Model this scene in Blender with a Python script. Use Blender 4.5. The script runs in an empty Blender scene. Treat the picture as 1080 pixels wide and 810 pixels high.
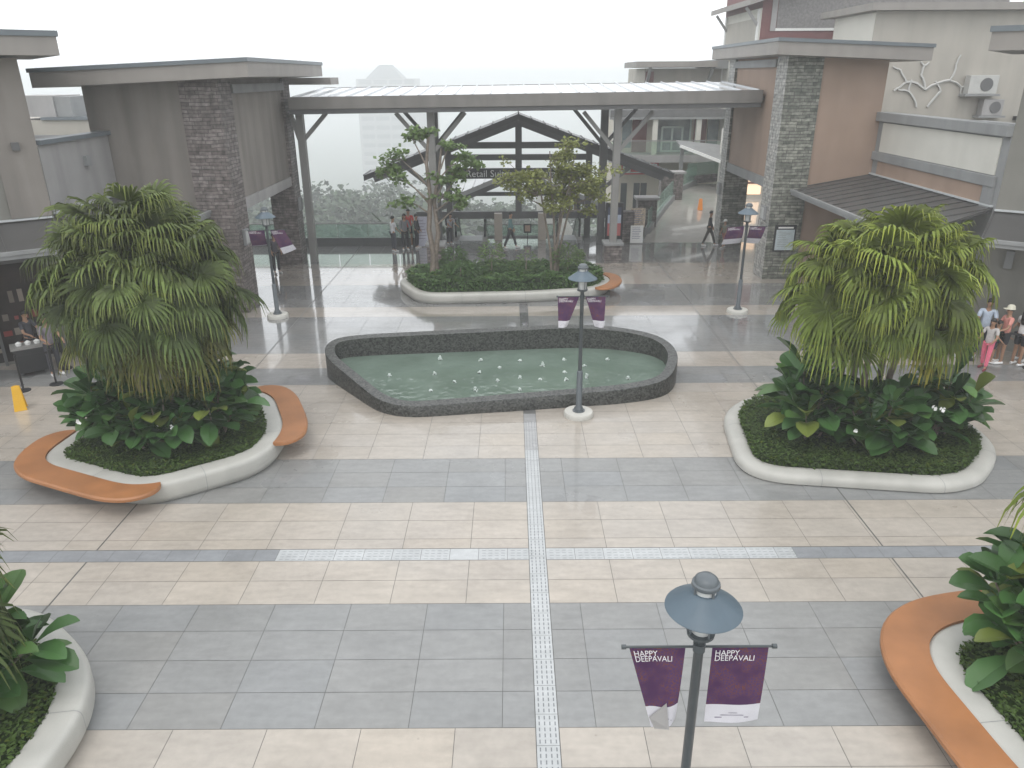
import bpy, bmesh, math, random
import numpy as np
from mathutils import Matrix, Vector
R_ = math.radians
S = bpy.context.scene
COL = S.collection
rnd = random.Random(7)

# ------------------------------------------------------------------ camera
cd = bpy.data.cameras.new('camera'); cam = bpy.data.objects.new('camera', cd); COL.objects.link(cam)
cd.sensor_width = 36; cd.lens = 36 * 797.6 / 1080; cd.clip_start = 0.1; cd.clip_end = 5000
fw = Vector((-0.00015, 0.925829, -0.377943)); rt = Vector((0.999985, -0.001916, -0.005097)); up = Vector((0.005443, 0.377938, 0.925815))
m = Matrix((rt, up, -fw)).transposed().to_4x4(); m.translation = Vector((0, 0, 7.711))
cam.matrix_world = m
S.camera = cam
# ------------------------------------------------------------------ sky, light, exposure
SUN_EL, SUN_AZ = 62, 205
W = bpy.data.worlds.new("World"); S.world = W; W.use_nodes = True
nt = W.node_tree; bg = nt.nodes['Background']
sky = nt.nodes.new('ShaderNodeTexSky'); sky.sky_type = 'NISHITA'; sky.sun_disc = False
sky.sun_elevation = R_(SUN_EL); sky.sun_rotation = R_(SUN_AZ); sky.air_density = 1.0; sky.dust_density = 5; sky.ozone_density = 1
mx = nt.nodes.new('ShaderNodeMix'); mx.data_type = 'RGBA'; mx.inputs[0].default_value = 0.82
nt.links.new(sky.outputs[0], mx.inputs[6]); mx.inputs[7].default_value = (14.6, 15.0, 15.3, 1)
nt.links.new(mx.outputs[2], bg.inputs[0]); bg.inputs[1].default_value = 0.116
sl = bpy.data.lights.new('sun', 'SUN'); sl.energy = 0.7; sl.angle = R_(25); sl.color = (1, .97, .93)
so = bpy.data.objects.new('sun', sl); COL.objects.link(so)
so.rotation_euler = (R_(90 - SUN_EL), 0, R_(180 - SUN_AZ) )
S.view_settings.view_transform = 'Standard'; S.view_settings.look = 'None'; S.view_settings.gamma = 1
S.view_settings.use_curve_mapping = False; S.view_settings.exposure = 0.05
S.render.engine = 'CYCLES'
S.cycles.max_bounces = 6; S.cycles.volume_bounces = 3; S.cycles.transparent_max_bounces = 12
HAZE = 0.0021

# ------------------------------------------------------------------ helpers
def tag(o, label=None, cat=None, group=None, kind=None):
    if label: o['label'] = label
    if cat: o['category'] = cat
    if group: o['group'] = group
    if kind: o['kind'] = kind
    return o

def thing(name, label, cat, loc=(0, 0, 0), rz=0, group=None):
    o = bpy.data.objects.new(name, None); COL.objects.link(o); o.empty_display_size = .2
    o.location = loc; o.rotation_euler = (0, 0, rz)
    return tag(o, label, cat, group)

class MB:
    def __init__(s): s.v = []; s.f = []; s.m = []; s.c = []
    def add(s, vs, fs, mi=0, c=None):
        b = len(s.v); s.v += [tuple(p) for p in vs]
        for f in fs:
            s.f.append(tuple(b + i for i in f)); s.m.append(mi); s.c.append(c or (1, 1, 1))
        return s
    def box(s, x0, x1, y0, y1, z0, z1, mi=0, T=None, c=None):
        vs = [(x, y, z) for z in (z0, z1) for y in (y0, y1) for x in (x0, x1)]
        if T: vs = [T(*p) for p in vs]
        return s.add(vs, [(0, 2, 3, 1), (4, 5, 7, 6), (0, 1, 5, 4), (2, 6, 7, 3), (0, 4, 6, 2), (1, 3, 7, 5)], mi, c)
    def prism(s, bot, top, mi=0, c=None):
        n = len(bot)
        return s.add(list(bot) + list(top), [tuple(range(n))[::-1], tuple(range(n, 2 * n))] +
                     [(i, (i + 1) % n, n + (i + 1) % n, n + i) for i in range(n)], mi, c)
    def bar(s, a, b, w, h, mi=0, c=None):
        a, b = Vector(a), Vector(b); d = (b - a).normalized()
        q = d.cross(Vector((0, 0, 1)))
        if q.length < 1e-4: q = Vector((1, 0, 0))
        q.normalize(); r = q.cross(d)
        o = [(-1, -1), (1, -1), (1, 1), (-1, 1)]
        return s.prism([a + q * w / 2 * i + r * h / 2 * j for i, j in o], [b + q * w / 2 * i + r * h / 2 * j for i, j in o], mi, c)
    def tube(s, pts, rad, n=8, mi=0, c=None):
        pts = [Vector(p) for p in pts]
        rs = rad if hasattr(rad, '__len__') else [rad] * len(pts)
        rings = []
        for i, p in enumerate(pts):
            d = (pts[min(i + 1, len(pts) - 1)] - pts[max(i - 1, 0)]).normalized()
            q = d.cross(Vector((0.13, 0.97, 0.2))); q.normalize(); r = d.cross(q)
            rings.append([p + (q * math.cos(2 * math.pi * k / n) + r * math.sin(2 * math.pi * k / n)) * rs[i] for k in range(n)])
        vs = [v for g in rings for v in g]; fs = []
        for i in range(len(pts) - 1):
            for k in range(n):
                fs.append((i * n + k, i * n + (k + 1) % n, (i + 1) * n + (k + 1) % n, (i + 1) * n + k))
        fs.append(tuple(range(n))[::-1]); fs.append(tuple((len(pts) - 1) * n + k for k in range(n)))
        return s.add(vs, fs, mi, c)
    def lathe(s, prof, cx=0, cy=0, n=24, mi=0, c=None):
        vs = []; fs = []
        for r, z in prof:
            for k in range(n):
                a = 2 * math.pi * k / n; vs.append((cx + r * math.cos(a), cy + r * math.sin(a), z))
        L = len(prof)
        for i in range(L - 1):
            for k in range(n):
                fs.append((i * n + k, i * n + (k + 1) % n, (i + 1) * n + (k + 1) % n, (i + 1) * n + k))
        fs.append(tuple(range(n))[::-1]); fs.append(tuple((L - 1) * n + k for k in range(n)))
        return s.add(vs, fs, mi, c)
    def build(s, name, mats, parent=None, smooth=False, bevel=0):
        me = bpy.data.meshes.new(name); me.from_pydata(s.v, [], s.f)
        for mt in (mats if isinstance(mats, (list, tuple)) else [mats]): me.materials.append(mt)
        me.polygons.foreach_set('material_index', s.m)
        if any(c != (1, 1, 1) for c in s.c):
            at = me.attributes.new('tint', 'FLOAT_COLOR', 'FACE')
            at.data.foreach_set('color', [x for c in s.c for x in (c[0], c[1], c[2], 1)])
        if smooth:
            me.polygons.foreach_set('use_smooth', [True] * len(me.polygons))
            try: me.set_sharp_from_angle(angle=R_(40))
            except Exception: pass
        me.update()
        o = bpy.data.objects.new(name, me); COL.objects.link(o)
        if parent: o.parent = parent
        if bevel:
            b = o.modifiers.new('bevel', 'BEVEL'); b.width = bevel; b.segments = 2; b.limit_method = 'ANGLE'; b.angle_limit = R_(50)
        return o

def node(nt, t, **k):
    n = nt.nodes.new(t)
    for a, b in k.items(): setattr(n, a, b)
    return n

MATS = {}
def mat(name, col, rough=.6, var=.12, scale=3, bump=0, bscale=60, metal=0, tint=False, spec=.5, dirt=0, coat=0, streak=0):
    if name in MATS: return MATS[name]
    M = bpy.data.materials.new(name); M.use_nodes = True; nt = M.node_tree; b = nt.nodes['Principled BSDF']
    b.inputs['Roughness'].default_value = rough; b.inputs['Metallic'].default_value = metal
    b.inputs['Specular IOR Level'].default_value = spec; b.inputs['Coat Weight'].default_value = coat
    tc = node(nt, 'ShaderNodeTexCoord'); no = node(nt, 'ShaderNodeTexNoise'); no.inputs['Scale'].default_value = scale; no.inputs['Detail'].default_value = 6
    nt.links.new(tc.outputs['Object'], no.inputs['Vector'])
    hs = node(nt, 'ShaderNodeMapRange'); hs.inputs[1].default_value = .25; hs.inputs[2].default_value = .75
    hs.inputs[3].default_value = 1 - var; hs.inputs[4].default_value = 1 + var
    nt.links.new(no.outputs['Fac'], hs.inputs[0])
    mul = node(nt, 'ShaderNodeVectorMath', operation='SCALE'); nt.links.new(hs.outputs[0], mul.inputs['Scale'])
    last = None
    if tint:
        at = node(nt, 'ShaderNodeAttribute', attribute_name='tint')
        m2 = node(nt, 'ShaderNodeVectorMath', operation='MULTIPLY'); m2.inputs[1].default_value = col[:3]
        nt.links.new(at.outputs['Color'], m2.inputs[0]); nt.links.new(m2.outputs[0], mul.inputs[0])
    else: mul.inputs[0].default_value = col[:3]
    last = mul.outputs[0]
    if streak:   # vertical rain stains on walls
        mp = node(nt, 'ShaderNodeMapping'); mp.inputs['Scale'].default_value = (1.5, 1.5, .14)
        n3 = node(nt, 'ShaderNodeTexNoise'); n3.inputs['Scale'].default_value = 1.2; n3.inputs['Detail'].default_value = 5
        nt.links.new(tc.outputs['Object'], mp.inputs[0]); nt.links.new(mp.outputs[0], n3.inputs['Vector'])
        mr = node(nt, 'ShaderNodeMapRange'); mr.inputs[1].default_value = .4; mr.inputs[2].default_value = .7; mr.inputs[3].default_value = 1; mr.inputs[4].default_value = 1 - streak
        nt.links.new(n3.outputs['Fac'], mr.inputs[0])
        m4 = node(nt, 'ShaderNodeVectorMath', operation='SCALE'); nt.links.new(last, m4.inputs[0]); nt.links.new(mr.outputs[0], m4.inputs['Scale']); last = m4.outputs[0]
    nt.links.new(last, b.inputs['Base Color'])
    if bump:
        n2 = node(nt, 'ShaderNodeTexNoise'); n2.inputs['Scale'].default_value = bscale; n2.inputs['Detail'].default_value = 4
        nt.links.new(tc.outputs['Object'], n2.inputs['Vector'])
        bp = node(nt, 'ShaderNodeBump'); bp.inputs['Strength'].default_value = bump; bp.inputs['Distance'].default_value = .02
        nt.links.new(n2.outputs['Fac'], bp.inputs['Height']); nt.links.new(bp.outputs[0], b.inputs['Normal'])
    MATS[name] = M; return M

def stone(name, cols, mortar):
    M = bpy.data.materials.new(name); M.use_nodes = True; nt = M.node_tree; b = nt.nodes['Principled BSDF']; b.inputs['Roughness'].default_value = .55
    tc = node(nt, 'ShaderNodeTexCoord'); sp = node(nt, 'ShaderNodeSeparateXYZ'); nt.links.new(tc.outputs['Object'], sp.inputs[0])
    ad = node(nt, 'ShaderNodeMath', operation='ADD'); nt.links.new(sp.outputs[0], ad.inputs[0]); nt.links.new(sp.outputs[1], ad.inputs[1])
    nz = node(nt, 'ShaderNodeTexNoise'); nz.inputs['Scale'].default_value = 1.7; nt.links.new(tc.outputs['Object'], nz.inputs[0])
    cb = node(nt, 'ShaderNodeCombineXYZ'); nt.links.new(ad.outputs[0], cb.inputs[0]); nt.links.new(sp.outputs[2], cb.inputs[1])
    va = node(nt, 'ShaderNodeVectorMath', operation='MULTIPLY_ADD'); va.inputs[1].default_value = (.12, .10, 0); nt.links.new(nz.outputs['Color'], va.inputs[0]); nt.links.new(cb.outputs[0], va.inputs[2])
    br = node(nt, 'ShaderNodeTexBrick'); nt.links.new(va.outputs[0], br.inputs[0])
    br.inputs['Color1'].default_value = (*cols[0], 1); br.inputs['Color2'].default_value = (*cols[1], 1); br.inputs['Mortar'].default_value = (*mortar, 1)
    br.inputs['Scale'].default_value = 1; br.inputs['Brick Width'].default_value = .42; br.inputs['Row Height'].default_value = .115; br.inputs['Mortar Size'].default_value = .009
    br.offset = .37; br.squash = 1.6; br.squash_frequency = 3
    n2 = node(nt, 'ShaderNodeTexNoise'); n2.inputs['Scale'].default_value = 6; n2.inputs['Detail'].default_value = 6; nt.links.new(tc.outputs['Object'], n2.inputs[0])
    mr = node(nt, 'ShaderNodeMapRange'); mr.inputs[1].default_value = .3; mr.inputs[2].default_value = .7; mr.inputs[3].default_value = .5; mr.inputs[4].default_value = 1.55; nt.links.new(n2.outputs['Fac'], mr.inputs[0])
    sc = node(nt, 'ShaderNodeVectorMath', operation='SCALE'); nt.links.new(br.outputs['Color'], sc.inputs[0]); nt.links.new(mr.outputs[0], sc.inputs['Scale'])
    nt.links.new(sc.outputs[0], b.inputs['Base Color'])
    bp = node(nt, 'ShaderNodeBump'); bp.inputs['Strength'].default_value = .8; bp.inputs['Distance'].default_value = .03
    sm = node(nt, 'ShaderNodeMath', operation='SUBTRACT'); nt.links.new(n2.outputs['Fac'], sm.inputs[0]); nt.links.new(br.outputs['Fac'], sm.inputs[1])
    nt.links.new(sm.outputs[0], bp.inputs['Height']); nt.links.new(bp.outputs[0], b.inputs['Normal'])
    return M

def leafmat(name, col, rough=.42, trans=.25, spec=.5):
    M = bpy.data.materials.new(name); M.use_nodes = True; nt = M.node_tree; b = nt.nodes['Principled BSDF']; out = nt.nodes['Material Output']
    b.inputs['Roughness'].default_value = rough; b.inputs['Specular IOR Level'].default_value = spec
    at = node(nt, 'ShaderNodeAttribute', attribute_name='tint')
    m2 = node(nt, 'ShaderNodeVectorMath', operation='MULTIPLY'); m2.inputs[1].default_value = col
    nt.links.new(at.outputs['Color'], m2.inputs[0]); nt.links.new(m2.outputs[0], b.inputs['Base Color'])
    tr = node(nt, 'ShaderNodeBsdfTranslucent'); nt.links.new(m2.outputs[0], tr.inputs[0])
    ms = node(nt, 'ShaderNodeMixShader'); ms.inputs[0].default_value = trans
    nt.links.new(b.outputs[0], ms.inputs[1]); nt.links.new(tr.outputs[0], ms.inputs[2]); nt.links.new(ms.outputs[0], out.inputs[0])
    return M

def glassmat(name, col, f=.35, rough=.03):
    M = bpy.data.materials.new(name); M.use_nodes = True; nt = M.node_tree; out = nt.nodes['Material Output']; b = nt.nodes['Principled BSDF']
    b.inputs['Base Color'].default_value = (*col, 1); b.inputs['Roughness'].default_value = rough; b.inputs['Specular IOR Level'].default_value = .8
    t = node(nt, 'ShaderNodeBsdfTransparent'); t.inputs[0].default_value = (.8 + .2 * col[0], .95, .9, 1)
    ms = node(nt, 'ShaderNodeMixShader'); ms.inputs[0].default_value = f
    nt.links.new(t.outputs[0], ms.inputs[1]); nt.links.new(b.outputs[0], ms.inputs[2]); nt.links.new(ms.outputs[0], out.inputs[0])
    return M

def emis(name, col, s):
    M = bpy.data.materials.new(name); M.use_nodes = True; b = M.node_tree.nodes['Principled BSDF']
    b.inputs['Base Color'].default_value = (*col, 1); b.inputs['Emission Color'].default_value = (*col, 1); b.inputs['Emission Strength'].default_value = s
    return M

# paving
def pavemat():
    M = bpy.data.materials.new('wet_tile'); M.use_nodes = True; nt = M.node_tree; b = nt.nodes['Principled BSDF']
    tc = node(nt, 'ShaderNodeTexCoord'); at = node(nt, 'ShaderNodeAttribute', attribute_name='tint')
    mp = node(nt, 'ShaderNodeMapping'); mp.inputs['Scale'].default_value = (1, 3.5, 1); nt.links.new(tc.outputs['Object'], mp.inputs[0])
    n1 = node(nt, 'ShaderNodeTexNoise'); n1.inputs['Scale'].default_value = 2.2; n1.inputs['Detail'].default_value = 8; nt.links.new(mp.outputs[0], n1.inputs[0])
    mr = node(nt, 'ShaderNodeMapRange'); mr.inputs[1].default_value = .3; mr.inputs[2].default_value = .7; mr.inputs[3].default_value = .92; mr.inputs[4].default_value = 1.07; nt.links.new(n1.outputs['Fac'], mr.inputs[0])
    n2 = node(nt, 'ShaderNodeTexNoise'); n2.inputs['Scale'].default_value = .45; n2.inputs['Detail'].default_value = 5; nt.links.new(tc.outputs['Object'], n2.inputs[0])
    # wetness grows toward the open side of the plaza
    sp = node(nt, 'ShaderNodeSeparateXYZ'); nt.links.new(tc.outputs['Object'], sp.inputs[0])
    wy = node(nt, 'ShaderNodeMapRange'); wy.inputs[1].default_value = 10; wy.inputs[2].default_value = 30; wy.inputs[3].default_value = -.18; wy.inputs[4].default_value = .42; nt.links.new(sp.outputs[1], wy.inputs[0])
    ad = node(nt, 'ShaderNodeMath', operation='ADD'); nt.links.new(n2.outputs['Fac'], ad.inputs[0]); nt.links.new(wy.outputs[0], ad.inputs[1])
    wet = node(nt, 'ShaderNodeMapRange'); wet.inputs[1].default_value = .25; wet.inputs[2].default_value = .85; nt.links.new(ad.outputs[0], wet.inputs[0])
    ro = node(nt, 'ShaderNodeMapRange'); ro.inputs[3].default_value = .42; ro.inputs[4].default_value = .10; nt.links.new(wet.outputs[0], ro.inputs[0]); nt.links.new(ro.outputs[0], b.inputs['Roughness'])
    dk = node(nt, 'ShaderNodeMapRange'); dk.inputs[3].default_value = 1.0; dk.inputs[4].default_value = .86; nt.links.new(wet.outputs[0], dk.inputs[0])
    mm = node(nt, 'ShaderNodeMath', operation='MULTIPLY'); nt.links.new(mr.outputs[0], mm.inputs[0]); nt.links.new(dk.outputs[0], mm.inputs[1])
    cw = node(nt, 'ShaderNodeMath', operation='MULTIPLY'); cw.inputs[1].default_value = .9; nt.links.new(wet.outputs[0], cw.inputs[0]); nt.links.new(cw.outputs[0], b.inputs['Coat Weight']); b.inputs['Coat Roughness'].default_value = .05
    # small dirt specks
    n4 = node(nt, 'ShaderNodeTexNoise'); n4.inputs['Scale'].default_value = 9; n4.inputs['Detail'].default_value = 9; nt.links.new(tc.outputs['Object'], n4.inputs[0])
    m4 = node(nt, 'ShaderNodeMapRange'); m4.inputs[1].default_value = .35; m4.inputs[2].default_value = .65; m4.inputs[3].default_value = .95; m4.inputs[4].default_value = 1.03; nt.links.new(n4.outputs['Fac'], m4.inputs[0])
    m5 = node(nt, 'ShaderNodeMath', operation='MULTIPLY'); nt.links.new(mm.outputs[0], m5.inputs[0]); nt.links.new(m4.outputs[0], m5.inputs[1])
    vo = node(nt, 'ShaderNodeTexVoronoi'); vo.inputs['Scale'].default_value = 1.3; nt.links.new(tc.outputs['Object'], vo.inputs[0])
    vr = node(nt, 'ShaderNodeMapRange'); vr.inputs[1].default_value = .012; vr.inputs[2].default_value = .03; vr.inputs[3].default_value = .80; vr.inputs[4].default_value = 1; nt.links.new(vo.outputs['Distance'], vr.inputs[0])
    n6 = node(nt, 'ShaderNodeTexNoise'); n6.inputs['Scale'].default_value = .8; n6.inputs['Detail'].default_value = 7; n6.inputs['Roughness'].default_value = .65; nt.links.new(tc.outputs['Object'], n6.inputs[0])
    m6 = node(nt, 'ShaderNodeMapRange'); m6.inputs[1].default_value = .38; m6.inputs[2].default_value = .62; m6.inputs[3].default_value = .93; m6.inputs[4].default_value = 1.03; nt.links.new(n6.outputs['Fac'], m6.inputs[0])
    m7 = node(nt, 'ShaderNodeMath', operation='MULTIPLY'); nt.links.new(vr.outputs[0], m7.inputs[0]); nt.links.new(m6.outputs[0], m7.inputs[1])
    m8 = node(nt, 'ShaderNodeMath', operation='MULTIPLY'); nt.links.new(m7.outputs[0], m8.inputs[0]); nt.links.new(m5.outputs[0], m8.inputs[1]); m5 = m8
    sc = node(nt, 'ShaderNodeVectorMath', operation='SCALE'); nt.links.new(at.outputs['Color'], sc.inputs[0]); nt.links.new(m5.outputs[0], sc.inputs['Scale'])
    nt.links.new(sc.outputs[0], b.inputs['Base Color'])
    bp = node(nt, 'ShaderNodeBump'); bp.inputs['Strength'].default_value = .05; bp.inputs['Distance'].default_value = .02
    nt.links.new(n4.outputs['Fac'], bp.inputs['Height']); nt.links.new(bp.outputs[0], b.inputs['Normal'])
    return M
M_PAVE = pavemat()
M_GROUT = mat('grout', (.13, .13, .125), .6)
M_KERB = mat('pale_terrazzo', (.435, .428, .395), .5, .09, 1.3, bump=.08, bscale=70, streak=.12)
M_ORANGE = mat('orange_composite', (.325, .140, .054), .45, .2, 1.7, bump=.12, bscale=90)
M_CONC = mat('concrete', (.5, .49, .45), .6, .1, 4, bump=.1)
M_SOIL = mat('soil', (.035, .028, .02), .9, .4, 8)
M_DARKM = mat('grey_painted_metal', (.10, .115, .125), .38, .1, 5)
M_HAT = mat('blue_grey_shade', (.085, .12, .15), .45, .1, 5)
M_POLE = mat('dark_pole', (.06, .07, .075), .38, .15, 5)
M_LGLASS = mat('frosted_lamp_glass', (.55, .56, .55), .2, .05)
M_GREYL = mat('light_grey_render', (.34, .33, .325), .7, .07, 1.2, streak=.18)
M_TAUPE = mat('taupe_render', (.235, .212, .19), .75, .08, 1.0, streak=.3)
M_FASC = mat('fascia_board', (.27, .25, .23), .6, .06, 1.5, streak=.12)
M_CAP = mat('roof_cap_metal', (.13, .15, .165), .4, .1, 2)
M_TAN = mat('tan_render', (.345, .248, .19), .75, .06, 1.0, streak=.1)
M_CREAM = mat('cream_render', (.60, .585, .53), .7, .05, 1.0, streak=.04)
M_BEIGE = mat('beige_render', (.40, .375, .33), .75, .06, .8, streak=.12)
M_TRIM = mat('grey_trim', (.26, .265, .265), .65, .07, 1.5, streak=.15)
M_SEAM = mat('dark_seam_roof', (.072, .070, .068), .38, .12, 1.5)
M_SEAML = mat('pale_seam_roof', (.5, .52, .54), .12, .08, 1.0)
M_STEEL = mat('grey_steel', (.23, .225, .215), .5, .08, 2)
M_STEELD = mat('dark_steel', (.10, .10, .10), .5, .1, 2)
M_STONE_L = stone('brown_ledgestone', ((.105, .085, .08), (.20, .175, .165)), (.05, .045, .042))
M_STONE_R = stone('grey_green_ledgestone', ((.10, .108, .09), (.27, .27, .23)), (.05, .05, .045))
M_STONE_P = stone('pale_ledgestone', ((.30, .30, .285), (.42, .41, .385)), (.2, .2, .19))
M_GLASS = glassmat('green_glass', (.45, .62, .56), .32)
M_DGLASS = mat('dark_window_glass', (.03, .04, .045), .06, .2, 1, spec=.9)
M_WHITE = mat('white_paint', (.75, .75, .73), .5, .04)
M_BLACK = mat('black_plastic', (.02, .02, .022), .5, .1)
M_GREYWALL = mat('grey_green_render', (.215, .208, .185), .8, .08, 1.2, bump=.15, bscale=25, streak=.15)
M_SHOPIN = mat('shop_interior', (.028, .022, .02), .85, .5, 1.5, spec=.15)
M_YEL = mat('yellow_plastic', (.75, .42, .02), .4, .05)
M_RED = mat('barn_red_board', (.17, .065, .062), .7, .12, 2, streak=.1)
M_SHING = mat('grey_shingle', (.20, .19, .185), .8, .25, 8, bump=.2, bscale=14)
M_BARK = mat('grey_bark', (.20, .165, .135), .85, .3, 9, bump=.5, bscale=25)
M_WARM = emis('warm_shop_light', (1, .72, .42), 2.2)
M_ORANGEG = mat('shop_goods', (1, 1, 1), .5, .1, 4, tint=True)
M_PALM = leafmat('palm_leaf', (.062, .092, .026), .5, .22, .3)
M_PALM2 = leafmat('yellow_green_palm_leaf', (.105, .148, .028), .5, .25, .3)
M_BROAD = leafmat('broad_leaf', (.055, .125, .038), .35, .18, .4)
M_COVER = leafmat('cover_leaf', (.058, .098, .022), .6, .2, .2)
M_HEDGE = leafmat('hedge_leaf', (.085, .155, .048), .5, .25, .3)
M_TREEL = leafmat('tree_leaf', (.13, .20, .06), .45, .3)
M_TREEY = leafmat('olive_tree_leaf', (.19, .21, .05), .5, .3)
M_FAR = leafmat('far_leaf', (.05, .075, .04), .7, .1)

def fillet(poly, rad, seg=7, step=.25):
    out = []; n = len(poly)
    for i in range(n):
        p = Vector(poly[i]); a = Vector(poly[i - 1]); b = Vector(poly[(i + 1) % n])
        r = rad[i] if hasattr(rad, '__len__') else rad
        da = (a - p); db = (b - p); r = min(r, da.length * .48, db.length * .48)
        p0 = p + da.normalized() * r; p1 = p + db.normalized() * r
        for k in range(seg + 1):
            t = k / seg; out.append((p0 * (1 - t) ** 2 + p * 2 * t * (1 - t) + p1 * t * t))
    # resample densely
    res = []
    L = len(out)
    for i in range(L):
        a, b = out[i], out[(i + 1) % L]; d = (b - a).length; k = max(1, int(d / step))
        if d < 1e-5: continue
        for j in range(k): res.append(a.lerp(b, j / k))
    return res

def offset(pts, d):   # positive = inward for CCW
    n = len(pts); o = []
    for i in range(n):
        t = (pts[(i + 1) % n] - pts[i - 1]).normalized(); o.append(pts[i] + Vector((-t.y, t.x)) * d)
    return o

def area(p): return sum(p[i - 1][0] * p[i][1] - p[i][0] * p[i - 1][1] for i in range(len(p))) / 2
def inside(x, y, poly):
    c = False; n = len(poly)
    for i in range(n):
        x1, y1 = poly[i - 1][0], poly[i - 1][1]; x2, y2 = poly[i][0], poly[i][1]
        if (y1 > y) != (y2 > y) and x < (x2 - x1) * (y - y1) / (y2 - y1) + x1: c = not c
    return c

def text_mesh(txt, size, spacing=1.0, align='LEFT'):
    cu = bpy.data.curves.new('t', 'FONT'); cu.body = txt; cu.size = size; cu.space_character = spacing; cu.align_x = align; cu.resolution_u = 3
    o = bpy.data.objects.new('t', cu); COL.objects.link(o)
    dg = bpy.context.evaluated_depsgraph_get(); me = bpy.data.meshes.new_from_object(o.evaluated_get(dg))
    vs = [tuple(v.co) for v in me.vertices]; fs = [tuple(p.vertices) for p in me.polygons]
    bpy.data.objects.remove(o); bpy.data.curves.remove(cu); bpy.data.meshes.remove(me)
    return vs, fs

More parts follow.
